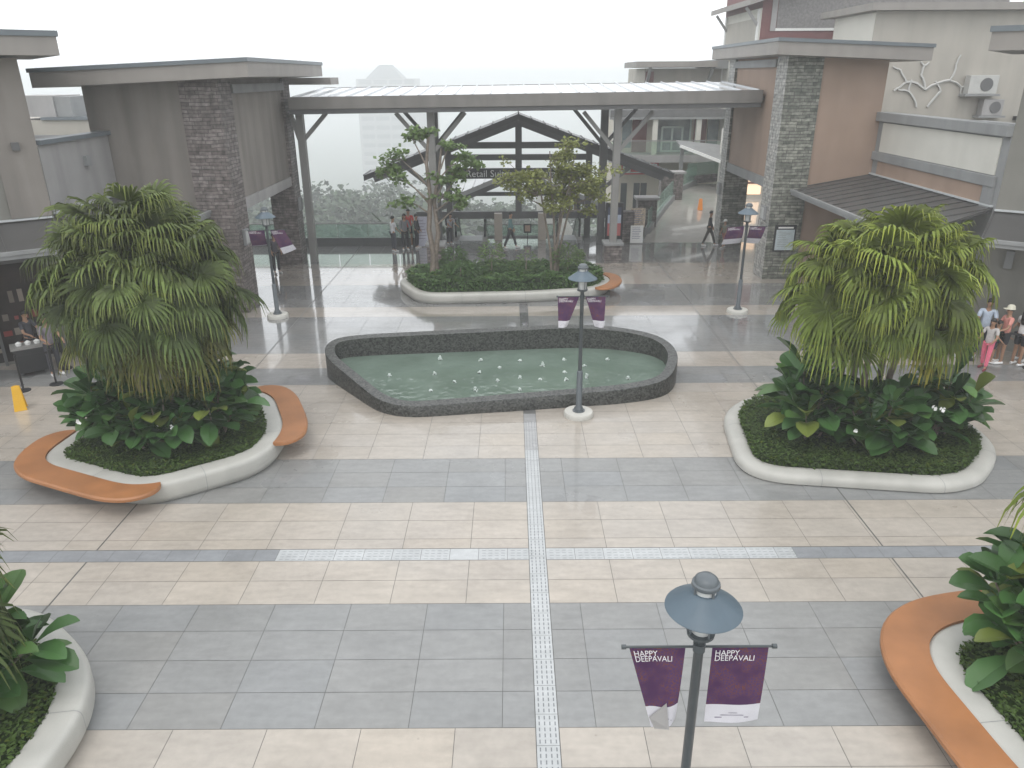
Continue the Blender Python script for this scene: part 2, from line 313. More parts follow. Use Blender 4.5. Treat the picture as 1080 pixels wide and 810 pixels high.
# ================================================================== GROUND
def ground():
    mb = MB()
    mb.box(-40, 45, -12, 37.3, -.5, -.006)
    mb.box(-4.2, 5.0, 37.3, 39.2, -.5, -.006)
    tag(mb.build('ground', M_GROUT), kind='structure')
    B, G = (.415, .375, .328), (.25, .252, .248)
    rows = []
    y = 7.28; ys = []
    while y > -11: ys.append((y - .61, y, 'B' if y > 4.9 or y < 1.5 else 'G')); y -= .61
    ys += [(7.28 + .615 * i, 7.28 + .615 * (i + 1), 'G') for i in range(4)]
    ys += [(9.74, 10.34, 'B'), (10.34, 10.89, 'B'), (11.24, 11.54, 'B'), (11.54, 12.15, 'B'), (12.15, 12.8, 'B')]
    ys += [(12.8 + .603 * i, 12.8 + .603 * (i + 1), 'G') for i in range(3)]
    ys += [(14.61 + .613 * i, 14.61 + .613 * (i + 1), 'B') for i in range(7)]
    ys += [(18.9, 19.52, 'G'), (19.52, 20.15, 'G'), (20.15, 20.78, 'B'), (20.78, 21.4, 'B')]
    ys += [(21.4 + .617 * i, 21.4 + .617 * (i + 1), 'G') for i in range(6)]
    ys += [(25.1, 25.7, 'B'), (25.7, 26.3, 'B')] + [(26.3 + .61 * i, 26.3 + .61 * (i + 1), 'G') for i in range(5)]
    ys += [(29.35 + .61 * i, 29.35 + .61 * (i + 1), 'B') for i in range(6)] + [(33.01 + .61 * i, 33.01 + .61 * (i + 1), 'G') for i in range(7)]
    t = MB(); g = .0038
    for (y0, y1, k) in ys:
        x = -24.15 if k == 'G' else -23.55
        base = G if k == 'G' else B
        while x < 26:
            segs = [(x, x + 1.2)]
            def cut(segs, a, b):
                o = []
                for s0, s1 in segs:
                    if s1 <= a or s0 >= b: o.append((s0, s1))
                    else:
                        if s0 < a: o.append((s0, a))
                        if s1 > b: o.append((b, s1))
                return o
            if y1 < 28: segs = cut(segs, .275, .575)
            segs = cut(segs, -7.342, -7.322); segs = cut(segs, 6.502, 6.522)
            v = rnd.gauss(1, .018); w = rnd.gauss(0, .003)
            if k == 'B' and rnd.random() < .16: w += .006
            c = (base[0] * v + w * .6, base[1] * v, base[2] * v - w * .8)
            for s0, s1 in segs:
                if s1 - s0 > .02:
                    t.add([(s0 + g, y0 + g, 0), (s1 - g, y0 + g, 0), (s1 - g, y1 - g, 0), (s0 + g, y1 - g, 0)], [(0, 1, 2, 3)], 0, c)
            x += 1.2
    # hall floor by the escalators: pale terrazzo
    for i in range(7):
        for j in range(3):
            t.add([(-4.2 + 1.3 * i + g, 37.32 + .62 * j, 0), (-4.2 + 1.3 * (i + 1) - g, 37.32 + .62 * j, 0), (-4.2 + 1.3 * (i + 1) - g, 37.32 + .62 * (j + 1) - g, 0), (-4.2 + 1.3 * i + g, 37.32 + .62 * (j + 1) - g, 0)], [(0, 1, 2, 3)], 0, (.42, .43, .43))
    tag(t.build('plaza_paving', M_PAVE), kind='structure')
    # drain channels: recessed bed + slotted grating plates
    d = MB(); gd = MB(); sl_ = MB()
    pale = (.45, .465, .47); dark = (.26, .27, .283)
    y = -6.0
    while y < 16.9 - .001:
        y1 = min(y + .5, 16.95)
        gd.add([(.283, y + .003, -.001), (.567, y + .003, -.001), (.567, y1 - .003, -.001), (.283, y1 - .003, -.001)], [(0, 1, 2, 3)], 0, pale if y < 14.6 else (.36, .36, .36))
        if y > 3:
            n = 5 if y < 16.4 else 0
            for i in range(n):
                for j in range(4):
                    xx = .325 + j * .068; yy = y + .03 + i * .095
                    sl_.add([(xx - .008, yy, .0008), (xx + .008, yy, .0008), (xx + .008, yy + .06, .0008), (xx - .008, yy + .06, .0008)], [(0, 1, 2, 3)], 0, (.19, .2, .21))
        y += .5
    y = 20.6
    while y < 26.2:
        gd.add([(.283, y + .003, -.001), (.567, y + .003, -.001), (.567, y + .497, -.001), (.283, y + .497, -.001)], [(0, 1, 2, 3)], 0, (.13, .13, .135)); y += .5
    for a, b, c, slot in ((-24, -4.1, dark, 0), (-4.1, .275, pale, 1), (.575, 4.9, pale, 1), (4.9, 26, dark, 0)):
        x = a
        while x < b - .02:
            x1 = min(x + .5, b)
            gd.add([(x + .003, 10.9, -.001), (x1 - .003, 10.9, -.001), (x1 - .003, 11.232, -.001), (x + .003, 11.232, -.001)], [(0, 1, 2, 3)], 0, (lambda v_: tuple(q * v_ for q in c))(rnd.gauss(1, .03)))
            if slot and rnd.random() < .96:
                for i in range(4):
                    for j in range(4):
                        xx = x + .06 + .11 * i; yy = 10.93 + .078 * j
                        sl_.add([(xx, yy, .0008), (xx + .07, yy, .0008), (xx + .07, yy + .014, .0008), (xx, yy + .014, .0008)], [(0, 1, 2, 3)], 0, (.28, .3, .31))
            x += .5
    tag(gd.build('drain_channel', M_PAVE), kind='structure')
    tag(sl_.build('drain_slots', M_PAVE), kind='structure')
ground()

def terrain():
    mb = MB(); xs = [-2090, -1200, -750, -400, -250, -160, -110, -80, -60, -45, -30, -18, -8, 0, 10, 22, 40, 60, 90, 130, 200, 350, 750, 1200, 2090]
    ys = [-290, -100, -40, -13, 0, 20, 36, 39.5, 42, 46, 52, 60, 75, 95, 120, 160, 210, 270, 400, 520, 700, 1090, 1800, 2990]
    def h(x, y):
        if y < 36.5: return -1.2 if abs(x) < 50 else -6
        a = min(1, max(0, (y - 38) / 420)); z = -1.5 - 4 * min(1, max(0, (y - 38) / 6)) - 80 * a ** .85
        return z + 1.5 * math.sin(x * .07) * min(1, (y - 38) / 40 if y > 38 else 0)
    mb.add([(x, y, h(x, y)) for y in ys for x in xs], [(j * len(xs) + i, j * len(xs) + i + 1, (j + 1) * len(xs) + i + 1, (j + 1) * len(xs) + i) for j in range(len(ys) - 1) for i in range(len(xs) - 1)])
    tag(mb.build('terrain', mat('grassy_slope', (.06, .085, .04), .9, .4, .3), smooth=True), kind='structure')
    return h
HT = terrain()

# haze
hz = MB().box(-2100, 2100, -300, 3000, -130, 17.5).build('haze', [])
tag(hz, kind='stuff')
HM = bpy.data.materials.new('haze_air'); HM.use_nodes = True; hn = HM.node_tree; hn.nodes.clear()
pv = hn.nodes.new('ShaderNodeVolumePrincipled'); ho = hn.nodes.new('ShaderNodeOutputMaterial')
pv.inputs['Color'].default_value = (.97, .985, 1, 1); pv.inputs['Density'].default_value = HAZE; pv.inputs['Anisotropy'].default_value = .1
hn.links.new(pv.outputs[0], ho.inputs['Volume']); hz.data.materials.append(HM)

# ================================================================== GATEHOUSES
def slab_x(mb, x0, x1, y0, y1, zt0, zt1, th, mi):   # roof sloping along x; zt at x0 and x1
    b = [(x0, y0, zt0 - th), (x1, y0, zt1 - th), (x1, y1, zt1 - th), (x0, y1, zt0 - th)]
    t = [(x0, y0, zt0), (x1, y0, zt1), (x1, y1, zt1), (x0, y1, zt0)]
    if x1 < x0: b = b[::-1]; t = t[::-1]
    mb.prism(b, t, mi)

def gatehouse(label, s, xf, yf, pwid, yb, ybw, xo, zi, zo, mwall, mstone, mside, zop, ftop, roofx, roofo, band):
    # s = +1 building lies to +x of its inner face xf
    t = thing('gatehouse', label, 'building', (xf, yf, 0))
    def bx(mb, xa, xb, *a, **k): mb.box(min(xa, xb) - xf, max(xa, xb) - xf, a[0] - yf, a[1] - yf, a[2], a[3], **k)
    w = MB()
    bx(w, xf + s * .12, xf + s * .5, yf + 1.2, yb, zop, zi - .3)              # side wall over the passage
    bx(w, xf + s * pwid, xo, yf + .1, yf + .5, 0, zi - .35)                     # front wall
    bx(w, xo - s * .4, xo - s * .02, yf + .5, yb + ybw, 0, zi - .4)
    w.build('wall', mwall, t)
    b = MB(); bx(b, xf + s * .06, xf + s * .56, yf + 1.2, yb, zop - .38, zop + .0); b.build('lintel', band, t)
    p = MB(); bx(p, xf, xf + s * pwid, yf, yf + 1.2, 0, zi - .31, mi=0)
    o = p.build('stone_pillar', [mstone, mside], t)
    for f in o.data.polygons:
        if abs(f.normal.x) > .9: f.material_index = 1
    p = MB(); bx(p, xf, xf + s * (1.05 if s < 0 else 1.15), yb, yb + ybw, 0, zi - .31)
    o = p.build('stone_pillar', [mstone, mside], t)
    for f in o.data.polygons:
        if abs(f.normal.x) > .9: f.material_index = 1
    r = MB(); f = MB()
    def sx(mb, xa, xb, y0, y1, za, zb, th): slab_x(mb, xa - xf, xb - xf, y0 - yf, y1 - yf, za, zb, th, 0)
    sx(f, roofx, roofo, yf - .85, yb + ybw + .6, ftop - .12, ftop - .12 - band_drop(roofx, roofo), .43)
    sx(r, roofx - s * .04, roofo + s * .04, yf - .9, yb + ybw + .65, ftop, ftop - band_drop(roofx, roofo), .118)
    f.build('fascia', M_FASC, t); r.build('roof', M_CAP, t)
    # fascia joint boards & soffit beam
    q = MB(); bx(q, xf - s * .05, xf + s * .62, yf + 1.25, yb, zi - .85, zi - .57); q.build('soffit_beam', M_TRIM, t)
    lm = MB(); bx(lm, xf - s * .12, xf - s * .004, yf + .35, yf + .75, 2.3, 2.85); o = lm.build('wall_lamp', M_TRIM, t, bevel=.02)
    l2 = MB(); bx(l2, xf - s * .125, xf - s * .118, yf + .4, yf + .7, 2.36, 2.79); l2.build('lamp_glass', M_LGLASS, o)
    lm = MB(); bx(lm, xf - s * .12, xf - s * .004, yb + .35, yb + .75, 2.3, 2.85); o = lm.build('wall_lamp', M_TRIM, t, bevel=.02)
    return t
def band_drop(a, b): return abs(a - b) * .043
GL = gatehouse('taupe gatehouse with brown stone pillars at the left end of the long canopy', -1, -9.25, 25.66, 1.25, 33.0, .95, -13.6, 8.05, 8, M_TAUPE, M_STONE_L, M_STONE_L, 3.78, 8.26, -7.95, -14.6, M_GREYL)
GR = gatehouse('tan gatehouse with grey stone pillars at the right end of the long canopy', 1, 10.15, 30.0, 1.32, 37.0, .95, 13.9, 8.8, 8, M_TAN, M_STONE_R, M_STONE_P, 3.85, 8.9, 9.45, 14.95, M_TRIM)
# low eave slabs behind each gatehouse roof
mb = MB(); mb.box(-2.4, 1.6, 9.0, 10.6, 7.38, 7.66); mb.build('rear_eave', M_FASC, GL)

# notice case on right pillar
nb = thing('notice_case', 'dark framed notice board on the right front stone pillar', 'notice board', (10.84, 29.99, 1.15))
MB().box(-.42, .42, -.07, 0, 0, 1.05).build('case', M_BLACK, nb, bevel=.01)
MB().box(-.36, .36, -.076, -.071, .05, .86).build('notice_sheet', mat('notice_paper', (.42, .48, .50), .3, .15, 6), nb)
mb = MB(); mb.box(-.3, .3, -.078, -.072, .91, .97)
for i in range(9): mb.box(-.28, .28 - rnd.random() * .25, -.081, -.077, .76 - i * .07, .775 - i * .07, mi=1)
mb.build('notice_print', [M_WHITE, M_TRIM], nb)

# ================================================================== LONG CANOPY
cn = thing('long_canopy', 'long flat canopy with pale ribbed metal roof spanning between the two gatehouses', 'canopy', (0, 33.5, 0))
def zc(x): return 6.92 + (x + 9) * .0095
r = MB(); x0, x1 = -8.95, 10.12
r.prism([(x0, -1.0, zc(x0) - .05), (x1, -1.0, zc(x1) - .05), (x1, 4.9, zc(x1) + .23), (x0, 4.9, zc(x0) + .23)],
        [(x0, -1.0, zc(x0)), (x1, -1.0, zc(x1)), (x1, 4.9, zc(x1) + .28), (x0, 4.9, zc(x0) + .28)])
x = x0 + .2
while x < x1:
    r.bar((x, -1.0, zc(x) + .02), (x, 4.9, zc(x) + .30), .05, .06); x += .72
r.build('roof', M_SEAML, cn)
f = MB()
for (ya, yb_) in ((-1.06, -1.0), (4.9, 4.96)):
    dz = .0 if ya < 0 else .28
    f.prism([(x0, ya, zc(x0) - .44 + dz), (x1, ya, zc(x1) - .46 + dz), (x1, yb_, zc(x1) - .46 + dz), (x0, yb_, zc(x0) - .46 + dz)],
            [(x0, ya, zc(x0) + .02 + dz), (x1, ya, zc(x1) + .02 + dz), (x1, yb_, zc(x1) + .02 + dz), (x0, yb_, zc(x0) + .02 + dz)])
f.build('fascia', mat('canopy_fascia', (.19, .178, .165), .55, .08, 1.5, streak=.15), cn)
b = MB()
for y, w in ((-.88, .2), (-.3, .3), (0, .22), (2, .2), (4.0, .25)):
    b.bar((x0, y, zc(x0) - .53), (x1, y, zc(x1) - .53), w, .22)
for i in range(20):
    xx = x0 + .5 + i * .98; b.bar((xx, -.95, zc(xx) - .3), (xx, 4.85, zc(xx) - .1), .1, .16)
b.build('beam', M_STEELD, cn)
def cpost(x, y, ped, mt, w=.3):
    if ped:
        q = MB(); q.box(x - .38, x + .38, y - .38, y + .38, 0, .74, mi=1); q.box(x - .44, x + .44, y - .44, y + .44, .742, .86, mi=0)
        q.build('pedestal', [M_TRIM, M_STONE_L], cn, bevel=.012)
    MB().box(x - w / 2, x + w / 2, y - w / 2, y + w / 2, .86 if ped else 0, zc(x) - .62).build('post', mt, cn, bevel=.01)
    for s in (-1, 1):
        if (x < -8 and s < 0): L = .35
        elif x > 9: continue
        else: L = 1.35
        MB().bar((x + s * .1, y, 4.75 if x > -8 else 5.25), (x + s * (.1 + (L if x > -8 else L * .75)), y, 6.28), .16, .16).build('brace', mt, cn)
for x in (-8.82, -3.35, 4.5): cpost(x, 0.0, x > -8, M_STEEL)
for x in (-3.55, 4.36): cpost(x, 3.6, False, M_STEELD, .34)

# ================================================================== ESCALATOR HALL (gabled pavilion)
gp = thing('escalator_pavilion', 'dark steel gabled pavilion over the escalators with two stepped roofs', 'pavilion', (.38, 39.0, 0))
def gable(half, y0, y1, zr, slope, th, soff, name='roof', mt=mat('charcoal_roof', (.075, .075, .075), .4, .1)):
    for s in (-1, 1):
        ze = zr - half * slope
        q = MB()
        bt = [(0, y0, zr - th), (s * half, y0, ze - th), (s * half, y1, ze - th), (0, y1, zr - th)]
        tp = [(0, y0, zr), (s * half, y0, ze), (s * half, y1, ze), (0, y1, zr)]
        if s < 0: bt = bt[::-1]; tp = tp[::-1]
        q.prism(bt, tp)
        k = y0 + .3
        n = int(half / .6)
        for i in range(n + 1):
            xx = s * half * i / n; zz = zr - abs(xx) * slope
            q.bar((xx, y0, zz + .02), (xx, y1, zz + .02), .05, .05)
        o = q.build(name, mt, gp)
        q = MB(); q.bar((0, y0 + .1, zr - th - .14), (s * (half - .5), y0 + .1, zr - (half - .5) * slope - th - .14), .14, .26)
        q.build('rafter', M_STEELD, gp); q = MB()
        q.bar((0, y1 - .1, zr - th - .14), (s * (half - .5), y1 - .1, zr - (half - .5) * slope - th - .14), .14, .26)
        q.build('rafter', M_STEELD, gp)
gable(7.65, -.6, 1.6, 6.0, .37, .26, .2)
gable(5.0, 3.6, 7.4, 3.0, .40, .26, .2, mt=mat('mid_grey_roof', (.33, .335, .34), .3, .1))
q = MB()
for x in (-3.5, 3.5): MB().box(x - .15, x + .15, -.15, .15, -3, 4.45).build('column', M_STEELD, gp)
MB().box(-.16, .16, -.15, .15, 1.1, 5.5).build('king_post', M_STEELD, gp)
for z, h in ((4.52, .30), (3.95, .28), (1.12, .36)): MB().box(-3.35 if z > 2 else -5.2, 3.35 if z > 2 else 4.6, -.1, .1, z - h / 2, z + h / 2).build('cross_beam', M_STEELD, gp)
MB().box(-2.6, 2.6, 3.9, 4.1, 1.5, 1.7).build('cross_beam', M_STEELD, gp)
for s in (-1, 1):
    MB().bar((s * 3.6, 0, 1.9), (s * 5.6, 0, 3.5), .2, .2).build('strut', M_STEEL, gp)
    for k, x in enumerate((s * 3.4,)): MB().box(x - .12, x + .12, 4.3, 4.5, -5, 1.4).build('column', M_STEELD, gp)
sg = thing('hanging_sign', 'dark sign beam lettered Retail Suites under the pavilion gable', 'sign', (.38, 38.8, 3.2))
MB().box(-3.35, 3.35, -.09, .09, -.25, .25).build('sign_board', mat('sign_charcoal', (.035, .037, .04), .4, .05), sg)
for txt, xx in (('Retail Suites', -2.62), ('/ Fountain', .28)):
    vs, fs = text_mesh(txt, .47); l = MB(); l.add([(xx + a, -.1, -.16 + b) for a, b, c in vs], fs); l.build('lettering', mat('pale_letter', (.65, .66, .66), .4, .02), sg)

# escalators: two, each with balustrades and steps going down away from the plaza
def escalator(x0, x1, lab):
    t = thing('escalator', lab, 'escalator', ((x0 + x1) / 2, 38.5, 0)); w = (x1 - x0) / 2
    for s in (-1, 1):
        b = MB(); pts = [(-.3, .12), (.9, .12), (9, -4.6)]
        for (ya, za), (yb, zb) in zip(pts[:-1], pts[1:]):
            b.prism([(s * w - .03, ya, za), (s * w + .03, ya, za), (s * w + .03, yb, zb), (s * w - .03, yb, zb)], [(s * w - .03, ya, za + .85), (s * w + .03, ya, za + .85), (s * w + .03, yb, zb + .85), (s * w - .03, yb, zb + .85)])
        b.build('balustrade', M_GLASS, t)
        h = MB(); h.tube([(s * w, -.35, .12), (s * w, -.52, .45), (s * w, -.5, .8), (s * w, -.3, 1.0), (s * w, .9, 1.0), (s * w, 9, -3.7)], .055, 8); h.build('handrail', M_BLACK, t, smooth=True)
        k = MB(); k.prism([(s * w - .12, -.5, -.02), (s * w + .12, -.5, -.02), (s * w + .12, .9, -.02), (s * w - .12, .9, -.02)], [(s * w - .12, -.4, .2), (s * w + .12, -.4, .2), (s * w + .12, .9, .2), (s * w - .12, .9, .2)])
        k.prism([(s * w - .12, .9, -.1), (s * w + .12, .9, -.1), (s * w + .12, 9, -4.8), (s * w - .12, 9, -4.8)], [(s * w - .12, .9, .2), (s * w + .12, .9, .2), (s * w + .12, 9, -4.5), (s * w - .12, 9, -4.5)])
        k.build('skirt', M_STEEL, t)
    st = MB(); st.box(-w, w, -.5, .9, -.06, .004)
    for i in range(18): st.box(-w, w, .9 + i * .42, .9 + (i + 1) * .42, -.4 - i * .25, -.02 - (i + .5) * .25)
    st.build('steps', mat('step_metal', (.25, .26, .27), .3, .1), t)
escalator(-2.78, -1.33, 'escalator with glass sides on the left of the pavilion hall')
escalator(2.3, 3.42, 'escalator with glass sides on the right of the pavilion hall')
for i, (x, l) in enumerate(((-.65, 'beige column between the left escalator and the hall centre'), (1.55, 'beige column between the hall centre and the right escalator'))):
    o = MB().box(-.2, .2, -.2, .2, 0, 1.32).build('clad_column', mat('beige_panel', (.38, .33, .28), .4, .05), bevel=.01); o.location = (x, 38.3, 0); tag(o, l, 'column', 'beige columns by the escalators')
# guard rail between escalators
gr = thing('glass_guardrail', 'short glass guardrail between the two beige hall columns', 'railing', (.45, 38.9, 0))
MB().box(-1.7, 1.7, -.015, .015, .08, .62).build('glass_panel', M_GLASS, gr); MB().bar((-1.8, 0, .65), (1.8, 0, .65), .06, .05).build('top_rail', M_STEEL, gr)
MB().box(-1.7, 1.7, -.1, .1, 0, .08).build('kerb', M_TRIM, gr)
sb = thing('framed_sign', 'small dark framed square sign on a stand in the hall', 'sign', (.82, 38.35, 0))
MB().box(-.2, .2, -.02, .02, .32, .78).build('frame', M_BLACK, sb); MB().box(-.13, .13, -.03, -.021, .4, .7).build('sheet', M_TAN, sb); MB().box(-.02, .02, 0, .03, 0, .32).build('leg', M_BLACK, sb)
# translucent side screens down the slope
for (pts, lab) in (([(1.5, 49, .9), (2.5, 49, .9), (4.6, 49, -2.6), (1.9, 49, -2.6)], 'white sloping screen panel beyond the pavilion, seen between its posts'),):
    q = MB(); q.prism([(a, b + .1, c) for a, b, c in pts], pts[:]); tag(q.build('screen_panel', M_WHITE), lab, 'screen')

# ================================================================== GLASS RAILING at the plaza edge
rl = thing('edge_railing', 'long glass railing on a dark kerb along the misty plaza edge', 'railing', (-4.4, 37.0, 0))
MB().box(-17.6, 0.2, -.12, .12, 0, .40).build('kerb', mat('dark_kerb', (.085, .088, .088), .5, .1), rl)
x = -17.6
while x < 0:
    MB().box(x + .02, min(x + 1.48, .2), -.012, .012, .401, 1.05).build('glass_panel', M_GLASS, rl); x += 1.5
MB().bar((-17.6, 0, 1.08), (.2, 0, 1.08), .06, .045).build('top_rail', M_STEEL, rl)

# ================================================================== RIGHT WALL with cream panel, awnings, corner shops
def frame(cx, cy, ux, uy, nx, ny):
    return lambda a, b, c: (cx + ux * a + nx * b, cy + uy * a + ny * b, c)

def awning(t, T, L, out, z1, z0, hip0=0, hip1=0, seam=.62, soffit=True):
    # runs 0..L along u, projects `out` along n
    q = MB()
    A = [(0, 0, z1), (L, 0, z1), (L + hip1, out, z0), (0 - hip0, out, z0)]
    top = [T(*p) for p in A]; bot = [T(a, b, c - .07) for a, b, c in A]
    q.prism(bot, top)
    n = max(1, int(L / seam))
    for i in range(n + 1):
        a = L * i / n
        q.bar(Vector(T(a, 0, z1 + .012)), Vector(T(a, out, z0 + .012)), .035, .05)
    q.build('awning_roof', M_SEAM, t)
    g = MB()
    for k, (dz, w) in enumerate(((-.02, .10), (-.13, .07))):
        g.bar(Vector(T(-hip0, out + .05 - .04 * k, z0 + dz)), Vector(T(L + hip1, out + .05 - .04 * k, z0 + dz)), .1, .1)
    g.build('gutter', M_TRIM, t)
    g = MB(); g.bar(Vector(T(0, .04, z1 + .06)), Vector(T(L, .04, z1 + .06)), .08, .05); g.build('flashing', mat('pale_flashing', (.5, .52, .53), .35, .05), t)

def shopfront(t, T, a0, a1, z1, seedv, warm=0):
    r2 = random.Random(seedv)
    MB().box(a0, a1, -.05, .03, .1, z1, T=T).build('shop_window', M_SHOPIN, t)
    g = MB(); x = a0 + .1
    cols = [(.20, .05, .02), (.30, .11, .04), (.07, .045, .035), (.12, .10, .08), (.04, .04, .05), (.18, .03, .025), (.2, .17, .14)]
    while x < a1 - .5:
        w = r2.uniform(.22, .5)
        for z in (0.4, .85, 1.3, 1.8):
            if r2.random() < .62: MB().box(x, x + w * r2.uniform(.4, .85), .035, .06, z, z + r2.uniform(.1, .36), T=T, c=r2.choice(cols)).build('display_item', M_ORANGEG, t)
        x += w
    f = MB(); x = a0
    while x < a1 + .01:
        f.box(x - .04, x + .04, .03, .1, 0, z1, T=T); x += (a1 - a0) / max(1, round((a1 - a0) / 1.6))
    f.box(a0, a1, .03, .1, z1 - .1, z1, T=T); f.build('window_frame', M_STEELD, t)
    if warm:
        for i in range(warm):
            a = a0 + (a1 - a0) * (i + .5) / warm
            MB().box(a - .09, a + .09, .12, .3, 2.62, 2.68, T=T).build('downlight', M_WARM, t)

RW = thing('shop_wing', 'right shop wing with cream panel over tan wall and dark seamed awning', 'building', (13.9, 22, 0))
T = frame(0, 8.1, 0, -1, -1, 0)      # u toward the camera, n toward the plaza (local to thing)
MB().box(0, 8.1, -4, 0, 0, 6.05, T=T).build('wall', M_TRIM, RW)
MB().box(.4, 7.75, .002, .03, 4.98, 6.0, T=T).build('cream_panel', M_CREAM, RW)
MB().box(.45, 7.3, .002, .02, 4.1, 4.63, T=T).build('tan_panel', M_TAN, RW)
MB().box(-.0, 8.1, -.3, .16, 6.05, 6.37, T=T).build('parapet_cap', M_TRIM, RW, bevel=.02)
MB().box(-.0, 7.9, .001, .09, 4.65, 4.96, T=T).build('string_course', M_TRIM, RW, bevel=.015)
MB().box(7.4, 7.9, .001, .07, 3.9, 4.649, T=T).build('pilaster', M_TRIM, RW)
awning(RW, T, 8.0, 3.0, 4.08, 3.55, hip0=-.2, hip1=1.2)
shopfront(RW, T, .6, 7.7, 3.1, 3, warm=5)
MB().box(.7, .75, .2, 1.0, .6, 3.0, T=T).build('poster', mat('poster_white_blue', (.5, .55, .68), .4, .3, 6), RW)

RC = thing('corner_shop', 'right corner shop with grey green rendered wall, awning and queue outside', 'building', (13.9, 22.0, 0))
T = frame(0, 0, .80, -.60, -.60, -.80)
MB().box(0.02, 12, -5, 0, 0, 8.2, T=T).build('wall', M_GREYWALL, RC)
awning(RC, T, 11, 1.75, 4.0, 3.5, hip0=0.0, hip1=0, seam=1.35)
f = MB(); f.box(-.9, 12, -5, .95, 8.25, 8.7, T=T); f.build('fascia', M_FASC, RC)
f = MB(); f.box(-.95, 12, -5, 1.0, 8.702, 8.84, T=T); f.build('roof', M_CAP, RC)
shopfront(RC, T, 3.6, 11, 3.0, 5)
MB().box(.55, .75, .01, .12, 2.45, 2.95, T=T).build('wall_lamp', M_TRIM, RC)
MB().box(-1.9, -1.3, -.15, -.05, 1.3, 2.6, T=T)

LW = thing('low_wing', 'low pale grey wing between the left corner shop and taupe gatehouse', 'building', (-13.04, 21.8, 0))
T = frame(0, 3.9, 0, -1, 1, 0)
MB().box(0, 3.9, -4, 0, 0, 6.0, T=T).build('wall', M_GREYL, LW)
MB().box(0, 3.9, -.3, .12, 6.0, 6.12, T=T).build('parapet_cap', M_CAP, LW)
awning(LW, T, 3.9, 2.9, 4.08, 3.55, hip0=0, hip1=1.2)
shopfront(LW, T, .2, 3.7, 3.1, 9)
MB().box(1.5, 1.75, .0, .12, 5.2, 5.5, T=T).build('wall_lamp', M_TRIM, LW)

LC = thing('corner_shop', 'left corner shop with tall taupe wall above an awning and dim shopfront', 'building', (-13.04, 21.75, 0))
T = frame(0, 0, -.80, -.60, .60, -.80)
MB().box(0, 12, -5, 0, 0, 8.2, T=T).build('wall', M_GREYWALL, LC)
MB().box(.0, 1.0, .001, .06, 4.1, 8.2, T=T).build('corner_pilaster', M_TAUPE, LC)
MB().box(1.55, 3.4, .001, .05, 4.1, 6.0, T=T).build('pale_panel', M_GREYL, LC)
MB().box(1.7, 3.2, .001, .05, 6.1, 7.4, T=T).build('upper_window', M_DGLASS, LC)
awning(LC, T, 11, 1.75, 4.0, 3.5, hip0=0.0, seam=1.35)
f = MB(); f.box(-.9, 12, -5, .95, 8.25, 8.7, T=T); f.build('fascia', M_FASC, LC)
f = MB(); f.box(-.95, 12, -5, 1.0, 8.702, 8.84, T=T); f.build('roof', M_CAP, LC)
shopfront(LC, T, .5, 11, 3.0, 11, warm=4)
MB().box(.42, .6, .06, .2, 5.9, 6.1, T=T).build('wall_lamp', M_STEELD, LC)

# distant beige block behind the low wing
fb = thing('beige_block', 'small far beige block with a grey box on its roof behind the low wing', 'building', (-23.6, 42, 0))
MB().box(-4, 3, 0, 6, -1, 5.65).build('wall', M_BEIGE, fb); MB().box(-1, 3.2, -.1, 6, 5.66, 5.8).build('roof', M_CAP, fb)
MB().box(-2.6, -.3, .2, 3, 5.81, 6.85).build('roof_box', M_GREYL, fb); MB().box(-.3, .55, .3, 3, 5.81, 6.8).build('roof_box', M_TRIM, fb)

# ================================================================== UPPER BUILDINGS right
UB = thing('beige_hall', 'large plain beige building with mono pitch roof behind the right wing', 'building', (17.47, 40, 0))
MB().box(0, 22, 0, 5, 0, 10.45).build('wall', M_BEIGE, UB)
MB().box(-.02, -.001, .05, 4.9, 0, 10.4).build('side_wall', M_CREAM, UB)
r = MB(); r.box(-.45, 22.5, -.5, 6.0, 10.46, 10.78); r.build('roof', M_FASC, UB)
wl = MB()
def vine(p, a, L, w, d):
    if d == 0 or L < .2: return
    pts = [p]; x, z = p
    for i in range(4):
        a += rnd.uniform(-.35, .35); x += math.cos(a) * L / 4; z += math.sin(a) * L / 4; pts.append((x, z))
    wl.tube([(x, 0, z) for x, z in pts], w, 5)
    for s in (-1, 1):
        if rnd.random() < .85: vine(pts[-1], a + s * rnd.uniform(.5, 1.1), L * .62, w * .85, d - 1)
vine((-.25, 0), 1.7, .9, .06, 2); vine((.3, 0), 1.4, .9, .06, 2); vine((.05, .8), 2.6, 1.1, .06, 3); vine((.05, .8), .45, 1.2, .06, 3); vine((.0, .85), 1.6, .7, .06, 3)
o = wl.build('wall_ornament', mat('white_wire', (.49, .49, .47), .5, .02)); o.location = (20.4, 39.95, 6.15); tag(o, 'white branching line ornament on the beige wall above the cream panel', 'ornament')
def ac(x, z, w, h, lab, shelf):
    t = thing('air_conditioner', lab, 'air conditioner', (x, 39.98, z), group='condenser units on the beige wall')
    MB().box(0, w, -.5, -.02, 0, h).build('housing', mat('dull_white', (.45, .45, .43), .5) if shelf else M_GREYL, t, bevel=.02)
    q = MB(); q.lathe([(h * .36, 0), (h * .36, .02)], 0, 0, 20); q.v = [(w * .6 + a, -.505 - c, h * .5 + b) for a, b, c in q.v]; q.build('fan_grille', M_STEELD, t)
    MB().box(-.15, w + .15, -.6, 0, -.1, -.005).build('bracket', M_TRIM, t)
ac(22.3, 6.75, 1.4, .85, 'upper white condenser unit on the beige wall', 1)
ac(23.2, 5.75, 1.0, .75, 'lower grey condenser unit hung under the white one', 0)
